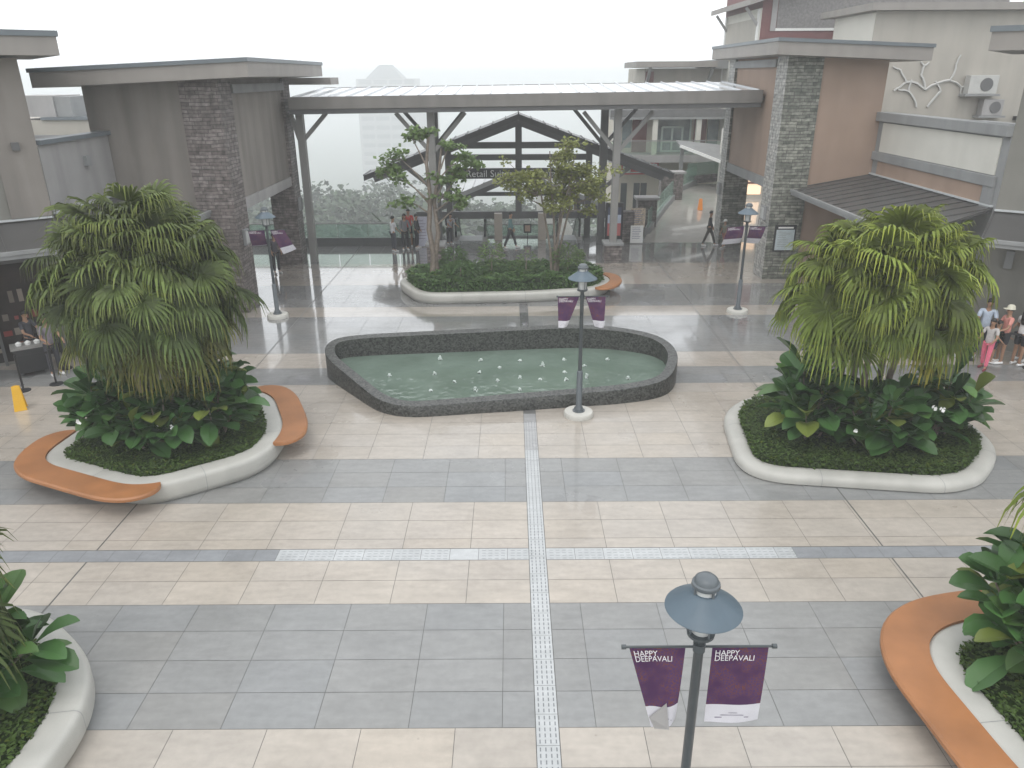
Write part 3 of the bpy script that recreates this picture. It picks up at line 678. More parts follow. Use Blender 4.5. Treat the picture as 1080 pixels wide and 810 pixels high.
for i, (x, lab) in enumerate(((25.1, 'small black vent box at the right of the beige wall'),)):
    tag(MB().box(x, x + 1.4, 39.7, 39.99, 5.5, 5.7).build('vent_box', M_BLACK), lab, 'vent')

RB = thing('red_upper_block', 'upper block with barn red boards, grey shingles and cream side wall', 'building', (14.4, 48, 0))
MB().box(0, 14, 0, 8, 0, 14).build('wall', M_RED, RB)
MB().box(.9, 14, -.03, -.001, 10.15, 14).build('shingle_panel', M_SHING, RB)
MB().box(.85, 14, -.06, -.002, 10.0, 10.14).build('trim', M_WHITE, RB)
MB().box(.55, .85, -.06, -.002, 10.0, 14).build('trim', M_GREYL, RB)
MB().box(-.06, -.001, 0, 7.4, 0, 11.2).build('side_wall', M_CREAM, RB)
MB().box(-.12, -.062, .5, 6.9, 8.5, 10.7).build('side_panel', M_BEIGE, RB)
for y in (.1, 7.2): MB().box(-.14, -.063, y, y + .3, 0, 11.15).build('trim', M_WHITE, RB)
r = MB(); r.prism([(-.95, -.8, 11.3), (7, -.8, 13.6), (7, 8.2, 13.6), (-.95, 8.2, 11.3)], [(-.95, -.8, 11.6), (7, -.8, 13.9), (7, 8.2, 13.9), (-.95, 8.2, 11.6)]); r.build('roof', M_FASC, RB)
for y in (.3, 7): MB().bar((-.1, y, 10.3), (-.85, y, 11.25), .14, .14).build('bracket', M_GREYL, RB)

BS = thing('back_shops', 'two storey shop block with glazed double doors, red panels and balcony', 'building', (8.2, 55, 0))
MB().box(-.6, 14, 0, 8, -3, 5.2).build('wall', mat('sand_render', (.50, .455, .385), .75, .05, .7, streak=.08), BS)
MB().box(.9, 14, .3, 8, 5.2, 8.1).build('upper_wall', M_BEIGE, BS)
for a, b in ((.95, 1.5), (6.3, 8.6)): MB().box(a, b, .22, .299, 5.6, 7.9).build('red_panel', M_RED, BS)
MB().box(2.1, 4.4, .2, .298, 6.0, 6.85).build('window_frame', M_CREAM, BS); MB().box(2.35, 4.15, .15, .199, 6.1, 6.65).build('window_glass', M_GREYL, BS)
MB().box(0, 5.3, -1.6, 4, 8.15, 8.5).build('roof', M_FASC, BS); MB().box(5.32, 9, -1.0, 5, 8.05, 8.6).build('roof', M_TRIM, BS)
for x in (1.0, 5.1): MB().bar((x, .2, 6.9), (x, -1.2, 8.1), .18, .2).build('bracket', M_TRIM, BS)
MB().box(-1.6, 14, -2.0, 0, 5.1, 5.55).build('balcony_roof', mat('dark_roof_edge', (.14, .14, .14), .5), BS)
MB().box(-1.6, 14, -2.02, -1.5, 4.95, 5.09).build('roof_trim', M_TRIM, BS)
for a, b in ((.2, 1.2), (4.45, 5.3), (7.0, 7.6)): MB().box(a, b, -.06, -.001, 2.7, 5.05).build('red_panel', M_RED, BS)
for a in ((1.7, 4.2, 2.7, 5.0), (-.5, .15, 3, 4.9), (5.4, 6.9, 3.1, 4.9)): MB().box(a[0], a[1], -.05, -.002, a[2], a[3]).build('window', mat('bright_glass', (.2, .24, .25), .08, .3, 2, spec=1), BS)
df = MB()
for x in (2.25, 2.95, 3.65): df.box(x - .06, x + .06, -.14, -.06, 2.7, 4.35)
for z in (2.76, 3.4, 4.35): df.box(2.25, 3.65, -.135, -.062, z - .06, z + .06)
for x in (1.7, 4.2): df.box(x - .06, x + .06, -.12, -.06, 2.7, 5.0)
df.build('door_frame', mat('pale_mint_frame', (.5, .58, .54), .4, .03), BS)
for x in (-1.2, 1.45, 4.35, 6.2): MB().box(x - .16, x + .16, -1.9, -1.6, 2.7, 5.0).build('post', M_CREAM, BS)
MB().box(-1.6, 14, -2.1, 0, 2.2, 2.66).build('balcony_floor', M_GREYL, BS)
MB().box(-1.5, 14, -2.03, -2.0, 2.72, 3.55).build('balcony_glass', glassmat('clear_glass', (.5, .58, .56), .1), BS); MB().bar((-1.5, -2.0, 3.6), (14, -2.0, 3.6), .06, .06).build('handrail', M_STEEL, BS)
fs_ = MB(); fs_.box(-.45, 2.15, -.14, -.04, 1.2, 2.0, mi=0); fs_.box(-.35, 2.05, -.16, -.141, 1.3, 1.9, mi=1); fs_.box(.2, 1.6, -.18, -.161, 1.38, 1.62, mi=0)
o = fs_.build('shop_sign', [mat('sign_red', (.5, .05, .06), .4), M_WHITE], BS)
for x in (-.4, .5, 1.0): MB().box(x, x + .42, -.05, -.002, -2.2, .6).build('window', M_DGLASS, BS)
# small stair roof
sr = thing('stair_roof', 'small sloping stair roof with white gutter in front of back shops', 'roof', (10.5, 49, 0))
sr_ = MB(); sr_.prism([(0, 0, 3.55), (2.7, -1.5, 2.55), (4.2, 1.5, 3.3), (0, 1.3, 3.75)], [(0, 0, 3.65), (2.7, -1.5, 2.65), (4.2, 1.5, 3.4), (0, 1.3, 3.85)]); sr_.build('roof_sheet', M_TRIM, sr)
MB().bar((0, -.05, 3.6), (2.75, -1.58, 2.6), .14, .16).build('gutter', M_WHITE, sr); MB().box(2.5, 2.7, -1.2, -1.0, -.5, 2.5).build('post', M_TRIM, sr); MB().box(.2, .4, .6, .8, -.5, 3.5).build('post', M_TRIM, sr)

ls = thing('lit_shop', 'small warmly lit shop seen through the right gatehouse passage', 'shop', (14.2, 46.5, 0))
MB().box(-1.2, 2.5, 0, 2.5, 0, 4.6).build('wall', M_CREAM, ls)
for z_ in (1.0, 1.75): MB().box(-.9, .8, -.05, -.002, z_, z_ + .6).build('lit_window', emis('warm_window', (1, .72, .5), .9), ls)
MB().box(-.95, .85, -.12, -.06, 1.63, 1.72).build('sign_rail', M_RED, ls); MB().box(.95, 2.2, -.05, -.002, .1, 3.0).build('dark_door', M_SHOPIN, ls)
# ================================================================== RAMP
def rz(y): return max(0, (y - 37.6) * .085)
rp = MB(); n = 14
pL = [(6.5, 37.32), (7.0, 39), (7.7, 41), (8.6, 43.5), (9.6, 46), (10.6, 48.5), (12.0, 50.5)]
pR = [(16, 37.32), (16, 39), (16, 41), (16, 43.5), (16, 46), (16.5, 48.5), (17, 50.5)]
vs = [];
for (a, b), (c, d) in zip(pL, pR): vs += [(a, b, rz(b)), (c, d, rz(d)), (c, d, -4), (a, b, -4)]
fs = []
for i in range(6):
    k = i * 4; j = k + 4; fs += [(k, k + 1, j + 1, j), (k + 3, j + 3, j + 2, k + 2), (k, j, j + 3, k + 3), (k + 1, k + 2, j + 2, j + 1)]
rp.add(vs, fs, 0, (.50, .475, .435)); tag(rp.build('ramp', M_PAVE), kind='structure')
rwl = thing('ramp_wall', 'curving ramp wall with stone piers and green glass beside the wet ramp', 'wall', (6.5, 37.4, 0))
k = MB(); g = MB()
for (a, b), (c, d) in zip(pL[1:-1], pL[2:]):
    k.prism([(a - 6.5 - .15, b - 37.4, rz(b) - .5), (a - 6.5 + .15, b - 37.4, rz(b) - .5), (c - 6.5 + .15, d - 37.4, rz(d) - .5), (c - 6.5 - .15, d - 37.4, rz(d) - .5)],
            [(a - 6.5 - .15, b - 37.4, rz(b) + .3), (a - 6.5 + .15, b - 37.4, rz(b) + .3), (c - 6.5 + .15, d - 37.4, rz(d) + .3), (c - 6.5 - .15, d - 37.4, rz(d) + .3)])
    g.prism([(a - 6.5 - .02, b - 37.4, rz(b) + .3), (a - 6.5 + .02, b - 37.4, rz(b) + .3), (c - 6.5 + .02, d - 37.4, rz(d) + .3), (c - 6.5 - .02, d - 37.4, rz(d) + .3)],
            [(a - 6.5 - .02, b - 37.4, rz(b) + 1.15), (a - 6.5 + .02, b - 37.4, rz(b) + 1.15), (c - 6.5 + .02, d - 37.4, rz(d) + 1.15), (c - 6.5 - .02, d - 37.4, rz(d) + 1.15)])
k.build('kerb', M_TRIM, rwl); g.build('glass_panel', M_GLASS, rwl)
for x, y, w, h in ((7.15, 40.6, 1.0, 1.5), (9.6, 46.6, 1.3, 1.6)):
    MB().box(x - 6.5 - w / 2, x - 6.5 + w / 2, y - 37.4 - .4, y - 37.4 + .4, rz(y) - .5, rz(y) + h - .12).build('stone_pier', M_STONE_L, rwl)
    MB().box(x - 6.5 - w / 2 - .12, x - 6.5 + w / 2 + .12, y - 37.4 - .5, y - 37.4 + .5, rz(y) + h - .119, rz(y) + h).build('pier_cap', M_GREYL, rwl)
k = MB(); k.bar((4.9, 13.0, 1.35), (9.5, 13.6, 1.7), .3, .5); k.build('kerb', M_STONE_L, rwl)
g = MB(); g.bar((4.9, 13.0, 2.0), (9.5, 13.6, 2.3), .04, .8); g.build('glass_panel', M_GLASS, rwl)
# ground pier left of the ramp & poster cabinet
o = MB().box(-.28, .28, -.3, .3, 0, 1.5).build('stone_pier', M_STONE_L); o.location = (5.75, 37.6, 0); tag(o, 'short stone pier beside the patterned standee at the ramp foot', 'pier')
pc = thing('poster_cabinet', 'black poster cabinet with a red and blue sheet behind the right canopy post', 'cabinet', (4.95, 36.7, 0))
MB().box(-.42, .42, -.12, .12, .05, 2.05).build('cabinet', M_BLACK, pc, bevel=.015)
pp = MB(); pp.box(-.32, .32, -.13, -.121, .5, 1.1, c=(.45, .12, .12)); pp.box(-.32, .32, -.13, -.121, 1.1, 1.5, c=(.45, .5, .6)); pp.box(-.32, .32, -.13, -.121, 1.5, 1.85, c=(.06, .07, .12)); pp.build('poster', M_ORANGEG, pc)
def standee(x, y, w, h, z0, mt, lab):
    t = thing('standee', lab, 'standee', (x, y, 0)); MB().box(-w / 2, w / 2, -.02, .02, z0, z0 + h).build('panel', mt, t); MB().box(-w / 2, w / 2, -.15, .15, 0, .03).build('base', M_STEEL, t)
    MB().box(-.02, .02, .02, .04, 0.03, z0 + .3).build('pole', M_STEEL, t)
    q = MB(); r2 = random.Random(int(x * 10))
    for i in range(7): q.box(-w * .38, w * (.1 + .28 * r2.random()), -.026, -.021, z0 + h * (.85 - i * .1), z0 + h * (.88 - i * .1))
    q.build('print', mat('print_grey', (.3, .28, .36), .5), t)
standee(6.15, 37.1, .62, .85, .04, M_WHITE, 'white standee with printed lines at the foot of the ramp')
standee(6.3, 37.9, .72, .95, .65, mat('patterned_board', (.5, .42, .33), .5, .6, 14), 'patterned beige standee behind the white one at the ramp foot')
standee(-4.3, 36.6, .62, 1.42, .04, mat('lavender_sheet', (.50, .50, .58), .5, .15, 5), 'pale lavender roll up standee beside the left canopy post')

# ================================================================== POOL
def pool():
    pts = [(-5.2, 19.5), (-5.25, 20.5), (-4.3, 20.78), (1.9, 21.4), (3.3, 21.15), (4.35, 20.55), (4.62, 19.5), (4.1, 18.0), (3.0, 17.55), (-.1, 17.08), (-2.55, 16.72), (-3.3, 17.05)]
    pts = pts[::-1] if area(pts) < 0 else pts
    ctr = fillet(pts, .55, 5)
    # smooth
    for _ in range(3): ctr = [(ctr[i - 1] + ctr[i] * 2 + ctr[(i + 1) % len(ctr)]) / 4 for i in range(len(ctr))]
    if area(ctr) < 0: ctr = ctr[::-1]
    inn = offset(ctr, .26); n = len(ctr)
    zt = lambda p: .33 + .13 * (p.y - 17.1)
    loops = [[(p.x, p.y, 0) for p in ctr], [(p.x, p.y, zt(p) - .015) for p in ctr], [(a.x * .96 + b.x * .04, a.y * .96 + b.y * .04, zt(a)) for a, b in zip(ctr, inn)], [(p.x, p.y, zt(p)) for p in inn], [(p.x, p.y, .02) for p in inn]]
    wm = MB(); wm.add([v for l in loops for v in l], [(k * n + i, k * n + (i + 1) % n, (k + 1) * n + (i + 1) % n, (k + 1) * n + i) for k in range(4) for i in range(n)])
    M = bpy.data.materials.new('speckled_granite'); M.use_nodes = True; nt = M.node_tree; b = nt.nodes['Principled BSDF']; b.inputs['Roughness'].default_value = .35
    tc = node(nt, 'ShaderNodeTexCoord'); v = node(nt, 'ShaderNodeTexVoronoi'); v.inputs['Scale'].default_value = 26; nt.links.new(tc.outputs['Object'], v.inputs[0])
    sp = node(nt, 'ShaderNodeSeparateColor'); nt.links.new(v.outputs['Color'], sp.inputs[0])
    cr = node(nt, 'ShaderNodeValToRGB'); cr.color_ramp.elements[0].color = (.010, .011, .010, 1); cr.color_ramp.elements[1].color = (.085, .087, .08, 1); cr.color_ramp.elements[1].position = .9
    nt.links.new(sp.outputs[0], cr.inputs[0]); nt.links.new(cr.outputs[0], b.inputs['Base Color'])
    t = thing('fountain_pool', 'irregular hexagonal fountain pool with dark speckled wall and green water', 'pool', (0, 19, 0))
    wm.v = [(a, b_ - 19, c) for a, b_, c in wm.v]
    wm.build('pool_wall', M, t, smooth=True)
    ww = MB()
    ww.add([(p.x, p.y - 19, .24) for p in offset(ctr, .255)], [tuple(range(n))])
    Wm = bpy.data.materials.new('green_pool_water'); Wm.use_nodes = True; nt = Wm.node_tree; b = nt.nodes['Principled BSDF']; b.inputs['Roughness'].default_value = .07
    tc = node(nt, 'ShaderNodeTexCoord'); n1 = node(nt, 'ShaderNodeTexNoise'); n1.inputs['Scale'].default_value = .9; n1.inputs['Detail'].default_value = 5; nt.links.new(tc.outputs['Object'], n1.inputs[0])
    cr = node(nt, 'ShaderNodeValToRGB'); cr.color_ramp.elements[0].color = (.105, .145, .115, 1); cr.color_ramp.elements[1].color = (.15, .20, .165, 1); cr.color_ramp.elements[0].position = .3; cr.color_ramp.elements[1].position = .7
    nt.links.new(n1.outputs['Fac'], cr.inputs[0]); nt.links.new(cr.outputs[0], b.inputs['Base Color'])
    n2 = node(nt, 'ShaderNodeTexNoise'); n2.inputs['Scale'].default_value = 4.5; n2.inputs['Detail'].default_value = 4; nt.links.new(tc.outputs['Object'], n2.inputs[0])
    v2 = node(nt, 'ShaderNodeTexVoronoi'); v2.inputs['Scale'].default_value = 5; v2.feature = 'SMOOTH_F1'; nt.links.new(tc.outputs['Object'], v2.inputs[0])
    ad = node(nt, 'ShaderNodeMath', operation='ADD'); nt.links.new(n2.outputs['Fac'], ad.inputs[0]); nt.links.new(v2.outputs['Distance'], ad.inputs[1])
    bp = node(nt, 'ShaderNodeBump'); bp.inputs['Strength'].default_value = .2; bp.inputs['Distance'].default_value = .04
    nt.links.new(ad.outputs[0], bp.inputs['Height']); nt.links.new(bp.outputs[0], b.inputs['Normal'])
    ww.build('water', Wm, t)
    return [(p.x, p.y) for p in ctr]
POOL = pool()
jets = [(-3.29, 18.91), (-2.09, 19.03), (-2.08, 17.86), (-2.04, 20.13), (-1.52, 18.46), (-.88, 20.05), (-.88, 19.09), (-.94, 17.84), (-.38, 18.49), (-.34, 19.48), (.23, 20.0), (.21, 18.73), (.2, 17.87), (.84, 19.6), (.75, 18.6), (1.47, 20.07), (1.42, 19.11), (1.43, 18.54), (2.0, 19.58), (1.99, 18.71), (2.69, 20.05), (3.07, 18.61)]
M_FOAM = mat('water_foam', (.62, .68, .65), .25, .1, 20)
for i, (x, y) in enumerate(jets):
    t = thing('fountain_jet', 'small bubbling water jet rising from the green pool', 'fountain jet', (x, y, .24), group='water jets in the pool')
    t.scale = (1, 1, rnd.choice((.3, .4, .45, .5, .75)))
    MB().lathe([(.03, -.02), (.028, .03), (.012, .035)], n=10).build('nozzle', M_STEELD, t, smooth=True)
    f = MB()
    for k in range(26):
        a = rnd.uniform(0, 6.28); h = rnd.uniform(.0, .15); r0 = .02 + .05 * (1 - h / .15) * rnd.random()
        x2, y2 = r0 * math.cos(a), r0 * math.sin(a); s = rnd.uniform(.010, .022)
        f.add([(x2 + s, y2, h), (x2 - s, y2, h), (x2, y2 + s, h), (x2, y2 - s, h), (x2, y2, h + s * 1.8), (x2, y2, h - s * 1.8)], [(0, 2, 4), (2, 1, 4), (1, 3, 4), (3, 0, 4), (2, 0, 5), (1, 2, 5), (3, 1, 5), (0, 3, 5)])
    f.lathe([(.02, .04), (.016, .1), (.006, .17)], n=8)
    f.build('spray', M_FOAM, t, smooth=True)
    rg = MB(); rg.lathe([(.13, .002), (.11, .01), (.09, .003)], n=18); 

# ================================================================== PLANTERS
def planter(label, poly, h, w, benches=(), rad=.9, toe=.06):
    t = thing('planter', label, 'planter', (0, 0, 0))
    pts = poly if area(poly) > 0 else poly[::-1]
    c = fillet(pts, rad, 9, .1)
    for _ in range(3): c = [(c[i - 1] + c[i] * 2 + c[(i + 1) % len(c)]) / 4 for i in range(len(c))]
    cx = sum(p.x for p in c) / len(c); cy = sum(p.y for p in c) / len(c)
    t.location = (cx, cy, 0); n = len(c)
    prof = [(toe + .03, 0), (toe, .03), (.008, .11), (.0, .15), (.0, h - .10), (.012, h - .05), (.04, h - .015), (.085, h), (w * .86, h + .004), (w - .015, h - .005), (w, h - .03), (w + .01, h - .12)]
    if h < .3: prof = [(toe, 0), (.03, .03), (.03, .10), (.05, .16), (.10, .205), (.17, h - .012), (.25, h), (w * .9, h + .004), (w, h - .02), (w + .01, h - .12)]
    loops = [[(p.x - cx, p.y - cy, z) for p in offset(c, d)] for d, z in prof]
    m_ = MB(); m_.add([v for l in loops for v in l], [(k * n + i, k * n + (i + 1) % n, (k + 1) * n + (i + 1) % n, (k + 1) * n + i) for k in range(len(prof) - 1) for i in range(n)])
    acc = 0
    for i in range(n):
        acc += (c[i] - c[i - 1]).length
        if acc > 2.3:
            acc = 0; vs_ = []
            for sgn in (0, 1):
                for (d, z), (px_, py_, pz_) in zip(prof, [l[i] for l in loops]):
                    tt = (c[(i + 1) % n] - c[i - 1]).normalized(); nn = Vector((tt.y, -tt.x)); o_ = (sgn - .5) * .009
                    e_ = .0025
                    vs_.append((px_ + tt.x * o_ + nn.x * e_, py_ + tt.y * o_ + nn.y * e_, pz_ + (.0025 if z > .05 else 0)))
            K_ = len(prof); m_.add(vs_, [(k, k + K_, k + K_ + 1, k + 1) for k in range(K_ - 1)], 1)
    m_.build('kerb', [M_KERB, M_TRIM], t, smooth=True)
    inn = offset(c, w)
    MB().add([(p.x - cx, p.y - cy, h - .07) for p in inn], [tuple(range(n))]).build('soil', M_SOIL, t)
    for (a, b, wd) in benches:     # start / end points on the outline
        ia = min(range(n), key=lambda i: (c[i] - Vector(a)).length); ib = min(range(n), key=lambda i: (c[i] - Vector(b)).length)
        idx = [ia]
        while idx[-1] != ib: idx.append((idx[-1] + 1) % n)
        L = [0]
        for i, j in zip(idx[:-1], idx[1:]): L.append(L[-1] + (c[i] - c[j]).length)
        tot = L[-1]; q = MB(); vs = []; sm = []
        want = [.6 * (k / 14) ** 2 for k in range(14)]; want = want + [.6 + (tot - 1.2) * k / int((tot - 1.2) / .1) for k in range(int((tot - 1.2) / .1) + 1)] + [tot - w_ for w_ in want[::-1]]
        for l in want:
            k = max(0, min(len(L) - 2, sum(1 for z_ in L if z_ <= l) - 1)); fr = (l - L[k]) / max(1e-6, L[k + 1] - L[k]); sm.append((idx[k], idx[k + 1], fr, l))
        for i, i2, fr, l in sm:
            ta = (c[(i + 1) % n] - c[i - 1]).normalized(); tb = (c[(i2 + 1) % n] - c[i2 - 1]).normalized(); tt = ta.lerp(tb, fr).normalized(); nn = Vector((tt.y, -tt.x))
            e = min(l, tot - l) / .6; f = math.sqrt(max(0, 1 - (1 - min(1, e)) ** 2)) if e < 1 else 1
            cc_ = c[i].lerp(c[i2], fr)
            pi = cc_ + nn * -.035; po = cc_ + nn * (wd * f + .01)
            zt, zb = h + .025, h - .055
            pm = po - nn * min(.03, wd * f * .3)
            vs += [(pi.x - cx, pi.y - cy, zb), (pi.x - cx, pi.y - cy, zt), (pm.x - cx, pm.y - cy, zt), (po.x - cx, po.y - cy, zt - .03), (po.x - cx, po.y - cy, zb)]
        K = len(sm)
        fs = [(k * 5 + j, (k + 1) * 5 + j, (k + 1) * 5 + (j + 1) % 5, k * 5 + (j + 1) % 5) for k in range(K - 1) for j in range(5)]
        fs += [(4, 3, 2, 1, 0), tuple((K - 1) * 5 + j for j in range(5))]
        q.add(vs, fs); ob = q.build('bench', M_ORANGE, t, smooth=True)
    return t, [(p.x, p.y) for p in inn]

P_L = [(-9.85, 13.75), (-7.1, 12.52), (-5.15, 13.9), (-5.0, 15.2), (-5.95, 17.4), (-8.0, 17.9), (-9.6, 16.4)]
P_R = [(4.62, 13.5), (9.1, 12.85), (10.75, 14.7), (10.6, 16.8), (9.2, 17.8), (6.2, 17.8), (5.0, 16.7)]
P_B = [(-3.4, 26.5), (.6, 26.7), (3.3, 27.25), (4.05, 28.8), (3.0, 30.4), (-3.2, 30.4), (-4.55, 28.9)]
P_LL = [(-5.22, 7.75), (-5.5, 5.2), (-7.5, 4.2), (-9.5, 5.5), (-9.3, 8.4), (-7.4, 9.5)]
P_LR = [(5.42, 8.5), (5.72, 5.2), (8, 4.4), (10.2, 6), (9.8, 8.6), (7.4, 9.0)]
plL, inL = planter('pale kerbed planter with two orange benches under the left fan palm', P_L, .45, .42, [((-9.75, 15.2), (-6.7, 12.75), .52), ((-5.1, 14.5), (-6.4, 17.6), .5)], .7)
plR, inR = planter('pale low planter with clipped ground cover under the right fan palm', P_R, .24, .40, [], 1.0)
plB, inB = planter('pale planter with hedge, two trees and one orange bench end by the canopy', P_B, .38, .36, [((3.15, 27.2), (3.5, 29.7), .42)], .8)
plLL, inLL = planter('pale planter cut off by the lower left corner of the view', P_LL, .45, .42, [], 1.3)
plLR, inLR = planter('pale planter with broad orange bench in the lower right corner', P_LR, .45, .42, [((7.6, 9.0), (5.7, 5.3), .56)], 1.2)

def g3(c, v, y=0):  # colour variation around 1
    a = 1 + rnd.gauss(0, v); return (max(.2, c[0] * a + y), max(.2, c[1] * a), max(.1, c[2] * a))

def cover(name, poly, z0, hgt, n, size, mt, label, edge=.0, bare=None):
    xs = [p[0] for p in poly]; ys = [p[1] for p in poly]; q = MB(); k = 0
    cx = (min(xs) + max(xs)) / 2; cy = (min(ys) + max(ys)) / 2
    base = MB(); base.prism([(p[0], p[1], z0 - .05) for p in poly], [(cx + (p[0] - cx) * .96, cy + (p[1] - cy) * .96, z0 + hgt * .55) for p in poly], 0, (.32, .36, .3))
    q.v += base.v; q.f += base.f; q.m += base.m; q.c += base.c
    while k < n:
        x, y = rnd.uniform(min(xs), max(xs)), rnd.uniform(min(ys), max(ys))
        if not inside(x, y, poly): continue
        k += 1
        bump = .5 + .5 * math.sin(x * 5.1 + 1.3 * math.sin(y * 3.7)) * math.sin(y * 4.3 + x)
        z = z0 + hgt * (.55 + .3 * bump + .15 * rnd.random()); a = rnd.uniform(0, 6.28); s = size * rnd.uniform(.6, 1.3)
        tl = rnd.uniform(-.2, .9)
        dx, dy = math.cos(a) * s, math.sin(a) * s; px, py = -dy * .32, dx * .32
        cc = g3((1, 1, 1), .22); 
        if rnd.random() < .06: cc = (1.5, 1.15, .8)
        q.add([(x, y, z), (x + dx * .5 + px, y + dy * .5 + py, z + s * tl * .5), (x + dx, y + dy, z + s * tl * .6), (x + dx * .5 - px, y + dy * .5 - py, z + s * tl * .5)], [(0, 1, 2, 3)], 0, cc)
    # clipped side
    L = len(poly)
    for i in range(int(n * .3)):
        j = rnd.randrange(L); t_ = rnd.random(); a, b = poly[j - 1], poly[j]
        x = a[0] * t_ + b[0] * (1 - t_) + rnd.gauss(0, .02); y = a[1] * t_ + b[1] * (1 - t_) + rnd.gauss(0, .02); z = z0 + rnd.uniform(-.02, hgt * .8)
        s = size * rnd.uniform(.6, 1.2); d = Vector((rnd.gauss(0, 1), rnd.gauss(0, 1), rnd.gauss(0, 1))).normalized() * s; e = d.cross(Vector((rnd.gauss(0, 1), rnd.gauss(0, 1), 1))).normalized() * s * .3
        p = Vector((x, y, z)); q.add([p, p + d * .5 + e, p + d, p + d * .5 - e], [(0, 1, 2, 3)], 0, g3((1, 1, 1), .22))
    o = q.build(name, mt); tag(o, label, 'ground cover', kind='stuff'); return o
cover('ground_cover', inL, .40, .10, 9000, .075, M_COVER, 'dark green ground cover under the left fan palm')
cover('ground_cover', inR, .22, .20, 12000, .075, M_COVER, 'clipped green ground cover under the right fan palm')
cover('ground_cover', inLL, .40, .12, 7000, .07, M_COVER, 'dark ground cover in the lower left planter')
cover('ground_cover', inLR, .40, .12, 7000, .07, M_COVER, 'ground cover in the lower right planter')
hedge = cover('hedge', inB, .36, .52, 16000, .12, M_HEDGE, None)
del hedge['kind']; tag(hedge, 'dense dark green clipped hedge filling the planter by the canopy', 'hedge')

# ------------------------------------------------------------------ fan palms
def fan_leaf(q, hub, a, nrm, L, col, drp):
    a = a.normalized(); s = a.cross(nrm).normalized(); nrm = s.cross(a).normalized()
    nl = 30; span = R_(rnd.uniform(88, 122))
    hang = rnd.uniform(.2, 1.0)
    for i in range(nl):
        t = -1 + 2 * i / (nl - 1); th = t * span + rnd.gauss(0, .02)
        d = a * math.cos(th) + s * math.sin(th)
        ll = L * (1 - .25 * abs(t) ** 1.5) * rnd.uniform(.86, 1.06)
        side = d.cross(nrm).normalized()
        zig = nrm * (.8 if i % 2 else -.8)
        pts = []; tipd = hang * rnd.uniform(.3, 1.5)
        for k, u in enumerate((0.05, .34, .58, .80, 1.0)):
            p = hub + d * (ll * u) + nrm * (.16 * L * u * (1 - u))
            dd = drp * ll * max(0, u - .30) ** 2 + tipd * ll * max(0, u - .62) ** 2 * 2.2
            p = p - Vector((0, 0, 1)) * dd - d * dd * .5
            pts.append((p, L * (.010, .026, .024, .014, .004)[k]))
        vs = []
        for k, (p, ww) in enumerate(pts): vs += [p - (side + zig) * ww, p + (side + zig) * ww]
        lv = rnd.uniform(.8, 1.2); tip = rnd.random()
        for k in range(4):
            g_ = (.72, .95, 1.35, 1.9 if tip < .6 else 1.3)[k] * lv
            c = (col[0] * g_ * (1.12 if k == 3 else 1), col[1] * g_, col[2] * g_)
            q.add(vs[2 * k:2 * k + 4], [(0, 1, 3, 2)], 0, c)

